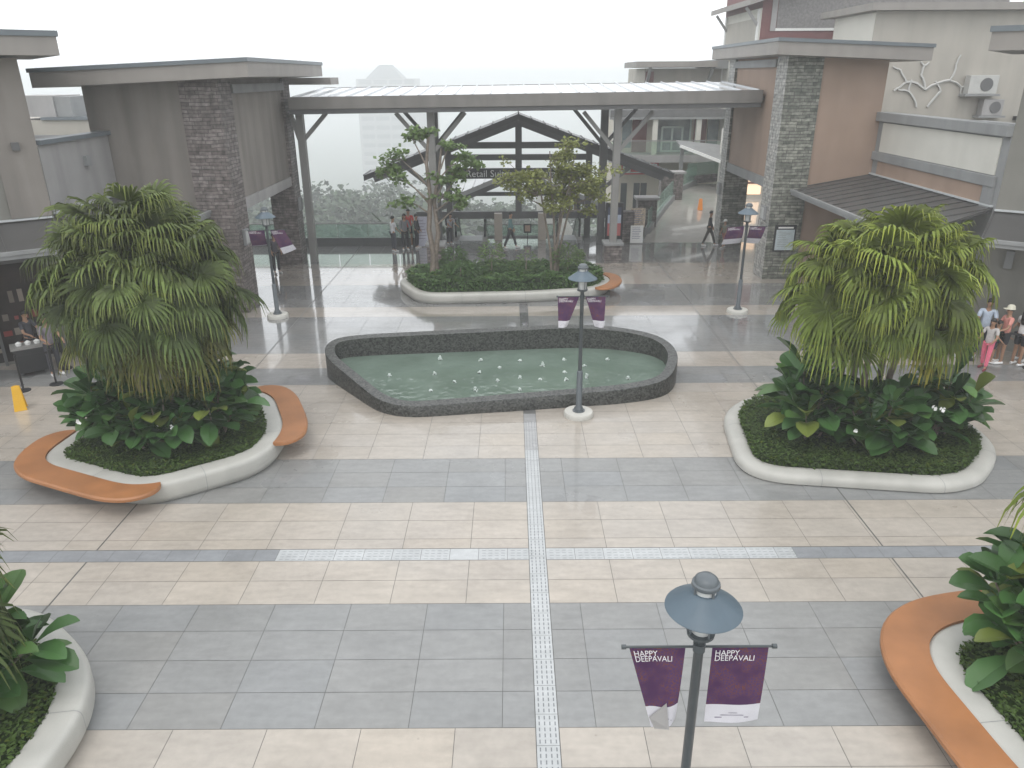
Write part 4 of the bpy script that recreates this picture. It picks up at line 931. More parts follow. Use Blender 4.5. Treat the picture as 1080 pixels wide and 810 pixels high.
def palm(label, cx, cy, z0, C, rad, n, mt, seed, skirt=.3, bright=1.0, L0=1.05, name='fan_palm'):
    global rnd
    old = rnd; rnd = random.Random(seed)
    t = thing(name, label, 'palm', (cx, cy, z0)); q = MB(); pt = MB()
    nstem = 5; stems = []
    for i in range(nstem):
        a = i * 6.28 / nstem + .5; r0 = .35 + .15 * rnd.random()
        top = Vector((C[0] - cx + math.cos(a) * rad[0] * .38, C[1] - cy + math.sin(a) * rad[1] * .38, C[2] - z0 + rad[2] * rnd.uniform(-.25, .35)))
        if i == 0: top = Vector((C[0] - cx, C[1] - cy, C[2] - z0 + rad[2] * .45))
        b = Vector((math.cos(a) * r0, math.sin(a) * r0, 0)); mid = (b + top) / 2 + Vector((rnd.gauss(0, .06), rnd.gauss(0, .06), 0))
        m_ = MB(); m_.tube([b, b.lerp(mid, .5), mid, mid.lerp(top, .5), top], [.085, .07, .065, .06, .06], 9); m_.build('trunk', M_BARK, t, smooth=True)
        stems.append(top)
    per = n // nstem
    ctr = Vector((C[0] - cx, C[1] - cy, C[2] - z0))
    for i in range(n):
        # golden spiral over sphere shell
        zz = 1 - (i + .5) / n * 1.62
        th = i * 2.39996 + rnd.gauss(0, .2); rr = math.sqrt(max(0, 1 - zz * zz))
        sh = rnd.uniform(.38, .93) * (1 + .06 * math.sin(th * 3 + zz * 4))
        d = Vector((rr * math.cos(th), rr * math.sin(th), zz))
        hub = ctr + Vector((d.x * rad[0] * sh, d.y * rad[1] * sh, d.z * rad[2] * sh))
        st = min(stems, key=lambda s_: (s_ - hub).length)
        org = Vector((st.x, st.y, min(st.z, hub.z + .3)))
        pet = (hub - org); md = org + pet * .5 + Vector((0, 0, .12))
        pt.tube([org, md, hub], [.016, .012, .009], 4, 0, (.9, 1.0, .7))
        out = Vector((d.x, d.y, 0)); out = out.normalized() if out.length > .05 else Vector((rnd.gauss(0, 1), rnd.gauss(0, 1), 0)).normalized()
        if d.z > .55: a = out * .9 + Vector((0, 0, .45)); nrm = Vector((0, 0, 1)) - out * .4
        else: a = out * (.55 + .5 * max(0, d.z)) + Vector((0, 0, -.45 + .9 * d.z)); nrm = out * .8 + Vector((0, 0, .65))
        a = (a + Vector((rnd.gauss(0, .34), rnd.gauss(0, .34), rnd.gauss(0, .26)))).normalized()
        nrm = (nrm + Vector((rnd.gauss(0, .3), rnd.gauss(0, .3), rnd.gauss(0, .2)))).normalized()
        if abs(a.dot(nrm)) > .85: nrm = (out * -1 if a.z > 0 else out) + Vector((0, 0, .3))
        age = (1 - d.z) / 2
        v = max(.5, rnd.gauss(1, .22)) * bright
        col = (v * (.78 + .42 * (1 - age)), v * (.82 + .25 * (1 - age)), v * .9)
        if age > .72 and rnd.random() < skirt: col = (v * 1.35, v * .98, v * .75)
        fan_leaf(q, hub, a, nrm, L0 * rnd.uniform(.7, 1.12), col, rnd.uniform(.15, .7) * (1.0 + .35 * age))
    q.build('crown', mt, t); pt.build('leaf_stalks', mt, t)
    # spent flower stalks
    rnd = old; return t
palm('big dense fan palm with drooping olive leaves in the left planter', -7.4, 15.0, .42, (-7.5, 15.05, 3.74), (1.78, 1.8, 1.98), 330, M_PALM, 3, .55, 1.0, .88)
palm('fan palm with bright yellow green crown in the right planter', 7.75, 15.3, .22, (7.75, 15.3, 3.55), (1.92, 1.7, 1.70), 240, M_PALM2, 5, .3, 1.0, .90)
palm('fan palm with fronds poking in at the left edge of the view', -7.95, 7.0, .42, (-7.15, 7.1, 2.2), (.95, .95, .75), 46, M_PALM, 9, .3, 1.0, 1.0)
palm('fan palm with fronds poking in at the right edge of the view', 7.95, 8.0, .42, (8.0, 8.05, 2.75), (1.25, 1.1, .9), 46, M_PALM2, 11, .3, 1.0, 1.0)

# ------------------------------------------------------------------ broad-leaved shrubs
def broad_leaf(q, base, d, L, wd, col, droop):
    d = d.normalized(); s = d.cross(Vector((0, 0, 1)));
    if s.length < .1: s = Vector((1, 0, 0))
    s = (s.normalized() + Vector((0, 0, rnd.gauss(0, .25)))).normalized(); nr = s.cross(d).normalized()
    us = (0, .12, .35, .6, .82, .95, 1.0); ws = (.02, .16, .62, .98, .92, .5, .08)
    vs = []
    for u, w in zip(us, ws):
        c = base + d * L * u - Vector((0, 0, 1)) * droop * L * u * u
        e = nr * (wd * .22 * w)
        vs += [c + s * wd * w * .5 + e, c, c - s * wd * w * .5 + e]
    b0 = len(q.v); q.v += [tuple(v_) for v_ in vs]
    for k in range(6):
        cl = col if k else (col[0] * 1.3, col[1] * 1.2, col[2])
        q.f += [(b0 + 3 * k, b0 + 3 * k + 1, b0 + 3 * k + 4, b0 + 3 * k + 3), (b0 + 3 * k + 1, b0 + 3 * k + 2, b0 + 3 * k + 5, b0 + 3 * k + 4)]
        q.m += [0, 0]; q.c += [cl, (cl[0] * .9, cl[1] * .9, cl[2] * .9)]

def shrub(label, x, y, z0, rx, ry, h, n, L=.5, seed=1, group=None, lean=(0, 0)):
    global rnd
    old = rnd; rnd = random.Random(seed)
    t = thing('broadleaf_shrub', label, 'shrub', (x, y, z0), group=group); q = MB(); st = MB()
    ns = max(6, n // 14)
    for i in range(ns):
        a = i * 2.4; r = math.sqrt((i + .5) / ns)
        top = Vector((math.cos(a) * r * rx + lean[0], math.sin(a) * r * ry + lean[1], h * (1 - .55 * r ** 2) * rnd.uniform(.8, 1.05)))
        b = Vector((top.x * .35, top.y * .35, 0)); st.tube([b, b.lerp(top, .55) + Vector((0, 0, .08)), top], [.03, .022, .012], 6)
        k = n // ns
        for j in range(k):
            f = 1 - .62 * (j / k) ** 1.2; p = b.lerp(top, f); az = j * 2.4 + rnd.gauss(0, .3); el = .15 + .95 * (f - .35) + rnd.gauss(0, .18)
            if j == 0: el = 1.2
            d = Vector((math.cos(az) * math.cos(el), math.sin(az) * math.cos(el), math.sin(el)))
            v = max(.45, rnd.gauss(1, .28)); c = (v * .95, v, v * .9)
            u = rnd.random()
            if u < .10: c = (v * 2.6, v * 1.45, v * 1.0)
            elif u < .25: c = (v * 1.35, v * 1.2, v)
            LL = L * rnd.uniform(.7, 1.15)
            broad_leaf(q, p + d * .05, d, LL, LL * .5, c, rnd.uniform(.12, .5))
    st.build('stems', M_BARK, t, smooth=True); q.build('foliage', M_BROAD, t, smooth=True); rnd = old
    return t
G1 = 'glossy broad leaved shrubs round the left palm'; G2 = 'glossy broad leaved shrubs round the right palm'
shrub('glossy broad leaved shrub at the left side under the left palm', -8.5, 14.9, .42, .78, .75, 1.45, 190, .70, 21, G1)
shrub('glossy broad leaved shrub in the middle front under the left palm', -7.4, 14.35, .42, 1.0, .55, 1.2, 190, .68, 22, G1)
shrub('glossy broad leaved shrub at the right side under the left palm', -6.6, 15.1, .42, .72, .85, 1.75, 200, .76, 23, G1)
shrub('glossy broad leaved shrub at the left side under the right palm', 6.5, 15.0, .22, .75, .65, 1.8, 130, .86, 24, G2)
shrub('glossy broad leaved shrub in the middle front under the right palm', 7.8, 14.5, .22, 1.1, .5, 1.3, 170, .74, 25, G2)
shrub('glossy broad leaved shrub at the right side under the right palm', 9.3, 15.1, .22, .8, .7, 1.4, 150, .84, 26, G2)
shrub('large leaved shrub in the planter cut by the lower left corner', -6.9, 7.4, .42, .85, .8, 1.25, 130, .72, 27)
shrub('large leaved shrub in the planter by the lower right corner', 7.1, 7.95, .42, .95, .8, 1.75, 190, .78, 28)

# white flowers under palms
fl = 0
for (x, y, z, r, n, lab) in ((7.9, 14.0, 1.15, .9, 5, 'scattered small white blossoms in the right palm shrubs'), (-7.9, 14.0, 1.2, 1.0, 3, 'scattered small white blossoms in the left palm shrubs')):
    q = MB()
    for i in range(n):
        px, py, pz = x + rnd.uniform(-r, r), y + rnd.uniform(-.15, .25), z + rnd.uniform(-.3, .35)
        for k in range(5):
            a = rnd.uniform(0, 6.28); s = rnd.uniform(.03, .07); q.add([(px, py, pz), (px + s * math.cos(a), py - .02, pz + s * math.sin(a)), (px + s * math.cos(a + .7) * 1.2, py - .03, pz + s * math.sin(a + .7) * 1.2), (px + s * math.cos(a + 1.4), py - .02, pz + s * math.sin(a + 1.4))], [(0, 1, 2, 3)])
    o = q.build('blossoms', M_WHITE); tag(o, lab, 'flowers', kind='stuff')

# ------------------------------------------------------------------ small trees
def leaf_clump(q, p, r, n, size, base, flat=.7):
    for i in range(n):
        d = Vector((rnd.gauss(0, 1), rnd.gauss(0, 1), rnd.gauss(0, flat))); d = d.normalized() * r * rnd.random() ** .5; d.z *= flat
        c = p + d; u = Vector((rnd.gauss(0, 1), rnd.gauss(0, 1), rnd.gauss(0, .6))).normalized() * size * rnd.uniform(.6, 1.25); w = u.cross(Vector((rnd.gauss(0, 1), rnd.gauss(0, 1), 1.5))).normalized() * u.length * .42
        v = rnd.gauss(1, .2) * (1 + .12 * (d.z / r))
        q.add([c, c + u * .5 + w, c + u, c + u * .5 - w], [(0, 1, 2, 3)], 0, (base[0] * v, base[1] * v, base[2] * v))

def tree(label, x, y, z0, stems, mt, base, size, nl, cr, group=None, name='small_tree', bark=None, drop=0):
    t = thing(name, label, 'tree', (x, y, z0), group=group); tr = MB(); q = MB()
    for st in stems:
        pts = [Vector(p) for p in st['p']]; n = len(pts)
        tr.tube(pts, [st['r'] * (1 - .65 * i / (n - 1)) for i in range(n)], 9)
        for (bp, tip, r) in st.get('b', []):
            b = Vector(bp); e = Vector(tip); m_ = b.lerp(e, .5) + Vector((rnd.gauss(0, .06), rnd.gauss(0, .06), .08)); tr.tube([b, m_, e], [.035, .024, .012], 6)
            for k in range(3):
                e2 = e + Vector((rnd.gauss(0, .3), rnd.gauss(0, .3), rnd.gauss(.05, .15))); tr.tube([m_.lerp(e, .6), e2], [.014, .006], 4)
                leaf_clump(q, e2, r * .75, nl // 3, size, base)
            leaf_clump(q, e, r, nl, size, base)
    tr.build('trunk', bark or M_BARK, t, smooth=True); q.build('crown', mt, t); return t
_s = rnd; rnd = random.Random(31)
# left gnarled tree: two intertwined trunks
z1 = .5
st = []
st.append(dict(p=[(0, 0, 0), (.12, .05, 1.0), (-.02, .0, 2.0), (.08, 0, 3.2), (.0, 0, 4.4), (.1, 0, 5.3)], r=.13,
    b=[((0, 0, 3.0), (-.95, -.2, 3.9), .40), ((0, 0, 3.6), (-1.1, .1, 4.7), .36), ((0, 0, 4.3), (-.5, .1, 5.3), .30), ((.05, 0, 4.8), (.15, .0, 5.5), .30), ((.02, 0, 2.6), (-.75, -.3, 3.1), .32), ((0, 0, 3.1), (-1.35, 0, 4.2), .28)]))
st.append(dict(p=[(.25, .1, 0), (.15, .1, .9), (.32, .05, 1.9), (.2, .1, 3.0), (.42, .1, 4.0), (.55, .1, 4.9)], r=.12,
    b=[((.3, 0, 3.2), (1.05, .1, 4.1), .34), ((.4, 0, 3.8), (1.45, .0, 4.6), .30), ((.5, 0, 4.2), (.85, .1, 5.0), .26), ((.25, 0, 2.7), (.85, -.1, 3.2), .34), ((.35, 0, 3.0), (1.75, .1, 4.35), .2), ((.3, 0, 2.2), (1.25, -.1, 2.95), .2), ((.3, 0, 3.5), (.6, -.1, 3.8), .3)]))
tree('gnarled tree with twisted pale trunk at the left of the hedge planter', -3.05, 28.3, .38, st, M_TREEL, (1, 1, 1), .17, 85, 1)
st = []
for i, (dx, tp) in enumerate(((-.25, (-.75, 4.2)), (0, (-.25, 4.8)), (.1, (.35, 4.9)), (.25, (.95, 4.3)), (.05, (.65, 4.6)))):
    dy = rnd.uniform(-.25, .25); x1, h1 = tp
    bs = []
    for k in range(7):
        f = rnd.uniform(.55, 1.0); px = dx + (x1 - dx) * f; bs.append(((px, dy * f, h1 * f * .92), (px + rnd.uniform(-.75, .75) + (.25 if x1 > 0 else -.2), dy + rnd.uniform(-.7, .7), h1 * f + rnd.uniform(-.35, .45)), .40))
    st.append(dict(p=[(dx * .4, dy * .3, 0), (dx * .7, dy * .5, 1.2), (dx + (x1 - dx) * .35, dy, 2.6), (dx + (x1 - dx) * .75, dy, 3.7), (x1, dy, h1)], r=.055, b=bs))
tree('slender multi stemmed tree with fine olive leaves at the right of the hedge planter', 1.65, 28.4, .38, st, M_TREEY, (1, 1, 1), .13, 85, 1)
rnd = _s
def bush(label, x, y, z, h, r, n, mt, spiky=False, name='small_bush'):
    t = thing(name, label, 'bush', (x, y, z)); q = MB(); s = MB(); s.tube([(0, 0, 0), (.02, 0, h * .6)], [.025, .015], 6)
    for i in range(n):
        a = rnd.uniform(0, 6.28); hh = h * rnd.uniform(.35, 1); rr = r * rnd.random() ** .5; p = Vector((rr * math.cos(a), rr * math.sin(a), hh * (1 - .3 * rr / r)))
        d = Vector((math.cos(a), math.sin(a), rnd.uniform(-.3, 1))).normalized(); L = rnd.uniform(.12, .24); w = d.cross(Vector((0, 0, 1))).normalized() * L * .16
        v = rnd.gauss(1, .2); q.add([p, p + d * L * .5 + w, p + d * L - Vector((0, 0, L * .3)), p + d * L * .5 - w], [(0, 1, 2, 3)], 0, (v, v, v))
    s.build('stem', M_BARK, t); q.build('foliage', mt, t)
bush('bushy green shrub beside the gnarled trunk above the hedge', -2.2, 28.6, .8, .95, .45, 420, M_HEDGE)
bush('leafy young plant left of centre above the hedge', -.75, 28.2, .8, 1.3, .42, 260, M_TREEL)
bush('thin seedling right of centre above the hedge', .55, 28.3, .8, .9, .3, 90, M_TREEL)
bush('rounded bright shrub at the base of the slender tree', 2.15, 28.5, .8, 1.05, .55, 520, M_TREEL)
bush('pointed young hedge sprout near the front left of the hedge', -1.9, 27.6, .8, .55, .5, 300, M_HEDGE)

# ================================================================== LAMPS + BANNERS
M_PURP = None
def purple():
    M = bpy.data.materials.new('purple_print'); M.use_nodes = True; nt = M.node_tree; b = nt.nodes['Principled BSDF']; b.inputs['Roughness'].default_value = .85; b.inputs['Specular IOR Level'].default_value = .1
    tc = node(nt, 'ShaderNodeTexCoord'); v = node(nt, 'ShaderNodeTexVoronoi'); v.inputs['Scale'].default_value = 34; v.feature = 'DISTANCE_TO_EDGE'; nt.links.new(tc.outputs['Object'], v.inputs[0])
    w = node(nt, 'ShaderNodeTexNoise'); w.inputs['Scale'].default_value = 4; nt.links.new(tc.outputs['Object'], w.inputs[0])
    cr = node(nt, 'ShaderNodeValToRGB'); cr.color_ramp.elements[0].color = (.15, .06, .05, 1); cr.color_ramp.elements[1].color = (.085, .045, .115, 1); cr.color_ramp.elements[0].position = .03; cr.color_ramp.elements[1].position = .10
    nt.links.new(v.outputs['Distance'], cr.inputs[0])
    cr2 = node(nt, 'ShaderNodeValToRGB'); cr2.color_ramp.elements[0].color = (0, 0, 0, 1); cr2.color_ramp.elements[1].color = (1, 1, 1, 1); cr2.color_ramp.elements[0].position = .4; cr2.color_ramp.elements[1].position = .55
    nt.links.new(w.outputs['Fac'], cr2.inputs[0]); mx = node(nt, 'ShaderNodeMix', data_type='RGBA'); mx.inputs[6].default_value = (.075, .035, .085, 1)
    nt.links.new(cr2.outputs[0], mx.inputs[0]); nt.links.new(cr.outputs[0], mx.inputs[7]); nt.links.new(mx.outputs[2], b.inputs['Base Color']); return M
M_PURP = purple(); M_BWHITE = mat('banner_white', (.60, .59, .63), .6, .05, 6)

def lamp(label, x, y, barL, rot=0):
    t = thing('street_lamp', label, 'street lamp', (x, y, 0), rot, 'street lamps with festival banners')
    MB().lathe([(.36, 0), (.36, .09), (.34, .12), (.1, .125)], n=32).build('footing', M_CONC, t, smooth=True)
    b = MB(); b.lathe([(.15, .12), (.15, .15), (.11, .155), (.10, .22), (.072, .26), (.072, 1.15), (.06, 1.17), (.046, 1.18)], n=20)
    for k in range(4): b.lathe([(.014, .15), (.014, .19), (.004, .195)], .125 * math.cos(.8 + k * 1.571), .125 * math.sin(.8 + k * 1.571), 8)
    b.build('base_sleeve', M_DARKM, t, smooth=True)
    p = MB(); p.lathe([(.046, 1.18), (.044, 3.1), (.06, 3.12), (.12, 3.14), (.125, 3.17), (.09, 3.175)], n=20); p.build('pole', M_POLE, t, smooth=True)
    MB().lathe([(.085, 3.176), (.095, 3.3), (.095, 3.43)], n=20).build('lamp_glass', M_LGLASS, t, smooth=True)
    g = MB()
    for k in range(4):
        a = .4 + k * 1.571; g.bar((.112 * math.cos(a), .112 * math.sin(a), 3.17), (.112 * math.cos(a), .112 * math.sin(a), 3.45), .015, .015)
    g.build('cage', M_DARKM, t)
    MB().lathe([(.09, 3.43), (.325, 3.415), (.333, 3.425), (.325, 3.435), (.125, 3.58), (.115, 3.60)], n=40).build('lamp_shade', M_HAT, t, smooth=True)
    MB().lathe([(.095, 3.60), (.095, 3.66)], n=20).build('lantern_glass', M_LGLASS, t, smooth=True)
    c = MB(); c.lathe([(.118, 3.655), (.124, 3.665), (.12, 3.69), (.104, 3.70), (.098, 3.73), (.07, 3.755), (.02, 3.765)], n=24)
    for k in range(4):
        a = .4 + k * 1.571; c.bar((.108 * math.cos(a), .108 * math.sin(a), 3.58), (.108 * math.cos(a), .108 * math.sin(a), 3.66), .018, .018)
    c.build('lantern_cap', M_DARKM, t, smooth=True)
    r = MB(); r.tube([(-barL / 2, -.0, 3.0), (barL / 2, 0, 3.0)], .012, 8)
    for s in (-1, 1): r.tube([(s * barL / 2 - .02, 0, 3.0), (s * barL / 2 + .02, 0, 3.0)], .022, 8)
    r.lathe([(.055, 2.96), (.055, 3.04)], n=16); r.build('banner_bar', M_POLE, t, smooth=True)
    return t

def banner(label, x, y, rot, TL, TR, BR, BL, bil=.03, split=.76, lower=1, back=None):
    t = thing('banner', label, 'banner', (x, y, 0), rot, 'festival banners hung on the lamps')
    def P(u, v, off=0):
        a = Vector((TL[0], TL[1])) * (1 - u) + Vector((TR[0], TR[1])) * u; b = Vector((BL[0], BL[1])) * (1 - u) + Vector((BR[0], BR[1])) * u
        p = a * (1 - v) + b * v
        depth = bil * math.sin(u * 4.5 + v * 2) * v + (BL[2] * (1 - u) + BR[2] * u) * v * v
        return (p.x, depth - off, p.y)
    def sheet(v0, v1, nu=8, nv=8):
        q = MB()
        vs = [P(i / nu, v0 + (v1 - v0) * j / nv) for j in range(nv + 1) for i in range(nu + 1)]
        vb = [(a, b + .004, c) for a, b, c in vs]
        n = len(vs); fs = []
        for j in range(nv):
            for i in range(nu):
                k = j * (nu + 1) + i; f = (k, k + nu + 1, k + nu + 2, k + 1); fs.append(f); fs.append(tuple(n + a for a in f[::-1]))
        q.add(vs + vb, fs); return q
    sheet(0, split).build('printed_cloth', M_PURP, t, smooth=True)
    sheet(split, 1, 8, 4).build('white_hem_panel', M_BWHITE, t, smooth=True)
    for txt, v, sz in (('HAPPY', .10, .078), ('DEEPAVALI', .168, .078)):
        vs, fs = text_mesh(txt, sz, 1.0); W_ = .52; l = MB()
        l.add([P(.05 + a / W_ * .98, v - b / .78, .007) for a, b, c in vs], fs)
        l.build('lettering', mat('banner_letter', (.8, .78, .8), .5, .02), t)
    s = MB()
    for k, (a, b, w) in enumerate(((.18, .8, .012), (.28, .7, .009), (.42, .58, .006))):
        v = split + (1 - split) * (.55 - .14 * k + .14)
        s.add([P(a, v, .006), P(b, v, .006), P(b, v + w, .006), P(a, v + w, .006)], [(0, 3, 2, 1)])
    s.build('small_print', mat('small_print_grey', (.22, .2, .26), .5), t)
    if back:
        q = MB(); q.add([P(.12, 1.0, .02), P(.66, .97, .05), P(.62, .66, .03), P(.02, .86, .02)], [(0, 1, 2, 3)]); q.add([P(.12, 1.0, .016), P(.66, .97, .046), P(.62, .66, .026), P(.02, .86, .016)], [(3, 2, 1, 0)]); q.build('folded_corner', M_GREYL, t)
    return t
# foreground
lamp('nearest street lamp with blue grey shade in front of the tactile strip', 1.65, 5.34, 1.34)
banner('left banner of the nearest street lamp, its lower corner folded over', 1.64, 5.34, 0, (-.61, 2.99), (-.11, 2.99), (-.14, 2.14, 0), (-.35, 2.03, -.02), .05, .74, back=1)
banner('right banner of the nearest street lamp, hanging nearly flat', 1.64, 5.34, 0, (.13, 2.99), (.63, 2.99), (.63, 2.14, 0), (.14, 2.10, 0), .02, .76)
lamp('street lamp standing at the front right of the fountain pool', 1.62, 16.84, 1.14)
banner('left banner of the pool lamp, swept outward and tapering down', 1.62, 16.84, 0, (-.56, 2.99), (-.07, 2.99), (-.33, 2.26, .05), (-.53, 2.24, 0), .04, .78)
banner('right banner of the pool lamp, swept outward and tapering down', 1.62, 16.84, 0, (.08, 2.99), (.54, 2.99), (.53, 2.25, 0), (.32, 2.25, .05), .04, .78)
lamp('street lamp by the front stone pillar of the left gatehouse', -8.1, 25.15, 1.2, .15)
banner('left banner of the left gatehouse lamp, short and flat', -8.1, 25.15, .15, (-.6, 2.99), (-.08, 2.99), (-.1, 2.45, .3), (-.58, 2.42, .3), .02, .97)
banner('right banner of the left gatehouse lamp, blown to the right', -8.1, 25.15, .15, (.1, 2.99), (.55, 2.99), (.85, 2.3, .2), (.42, 2.15, .1), .05, .74)
lamp('street lamp by the front stone pillar of the right gatehouse', 7.88, 25.4, 1.3, -.1)
banner('left banner of the right gatehouse lamp, blown to the left', 7.88, 25.4, -.1, (-.62, 2.95), (-.08, 2.99), (-.1, 2.38, .3), (-.72, 2.3, .3), .03, .68)
banner('right banner of the right gatehouse lamp, blown to the left', 7.88, 25.4, -.1, (.1, 2.99), (.62, 2.99), (.5, 2.36, .3), (.06, 2.38, .3), .03, .68)

# ================================================================== WET FLOOR SIGNS, STANCHIONS
def floor_sign(label, x, y, z, rot, orange=False):
    t = thing('wet_floor_sign', label, 'caution sign', (x, y, z), rot, 'wet floor caution signs'); mt = mat('orange_plastic', (.75, .25, .03), .4) if orange else M_YEL
    for s in (-1, 1):
        q = MB(); w0, w1, d = .14, .09, .13; h = .62
        q.prism([(-w0, s * d, 0), (w0, s * d, 0), (w0, s * (d + .02), 0), (-w0, s * (d + .02), 0)][::s], [(-w1, s * .01, h), (w1, s * .01, h), (w1, s * .03, h), (-w1, s * .03, h)][::s]); q.build('panel', mt, t, bevel=.006)
    q = MB(); q.add([(-.06, -.118, .15), (.06, -.118, .15), (0, -.085, .33)], [(0, 1, 2)]); q.add([(-.05, -.072, .38), (.05, -.072, .38), (.045, -.055, .46), (-.045, -.055, .46)], [(0, 1, 2, 3)]); q.build('warning_print', M_BLACK, t)
    MB().bar((-.05, 0, h - .0), (.05, 0, h), .04, .03).build('handle', mt, t)
floor_sign('yellow wet floor sign on the paving in front of the left shop', -12.35, 17.4, 0, .5)
floor_sign('orange wet floor sign standing on the ramp', 10.8, 43.8, rz(43.8), -.2, True)
def stanchion(label, x, y, g, belt=None):
    t = thing('stanchion', label, 'stanchion', (x, y, 0), 0, g)
    MB().lathe([(.17, 0), (.17, .025), (.03, .04)], n=20).build('base', M_BLACK, t, smooth=True); MB().lathe([(.027, .04), (.027, .94), (.035, .95), (.035, 1.0)], n=12).build('post', M_BLACK, t, smooth=True)
    if belt: MB().bar((0, 0, .93), (belt[0], belt[1], .93), .01, .06).build('belt', M_BLACK, t)
GS = 'queue stanchions outside the left shop'
stanchion('black stanchion nearest the yellow floor sign outside the left shop', -13.0, 18.6, GS, (.62, .45))
stanchion('black stanchion closest to the left palm outside the left shop', -12.38, 19.05, GS, (-.4, 1.2))
stanchion('black stanchion at the back of the left shop queue', -12.78, 20.25, GS)
GS = 'queue stanchions outside the right shop'
stanchion('black stanchion behind the person in pink outside the right shop', 13.25, 20.6, GS, (1.3, -.75))
stanchion('black stanchion in the middle of the right shop queue', 14.55, 19.85, GS, (1.3, -.75))
# shop furniture at the left
def cart(label, x, y, rot):
    t = thing('display_cart', label, 'display stand', (x, y, 0), rot)
    MB().box(-.4, .4, -.25, .25, .12, .8).build('body', M_BLACK, t, bevel=.02); MB().box(-.44, .44, -.28, .28, .801, .86).build('counter', M_STEEL, t)
    q = MB(); [q.lathe([(.07, .86), (.08, .93), (.02, .97)], dx, 0, 10) for dx in (-.22, 0, .22)]; q.build('bowl', M_WHITE, t, smooth=True)
    for dx in (-.3, .3): MB().lathe([(.06, 0), (.06, .11)], dx, 0, 10).build('foot', M_STEELD, t)
cart('black display stand with small white bowls outside the left shop', -13.45, 19.9, .6)

# ================================================================== PEOPLE
M_SKIN = {}
def cmat(c, r=.75): return mat('cloth_%.2f_%.2f_%.2f' % c, c, r, .12, 12)
def skin_mesh(verts, edges, radii, root=0, sub=1):
    me = bpy.data.meshes.new('s'); me.from_pydata(verts, edges, []); o = bpy.data.objects.new('s', me); COL.objects.link(o)
    md = o.modifiers.new('skin', 'SKIN'); md.use_smooth_shade = True; md.branch_smoothing = .4
    for i, r in enumerate(radii):
        sv = me.skin_vertices[0].data[i]; sv.radius = r if isinstance(r, tuple) else (r, r); sv.use_root = (i == root)
    ss = o.modifiers.new('sub', 'SUBSURF'); ss.levels = sub; ss.render_levels = sub
    dg = bpy.context.evaluated_depsgraph_get(); m2 = bpy.data.meshes.new_from_object(o.evaluated_get(dg))
    vs = [tuple(v.co) for v in m2.vertices]; fs = [tuple(p.vertices) for p in m2.polygons]
    bpy.data.objects.remove(o); bpy.data.meshes.remove(me); bpy.data.meshes.remove(m2)
    return vs, fs

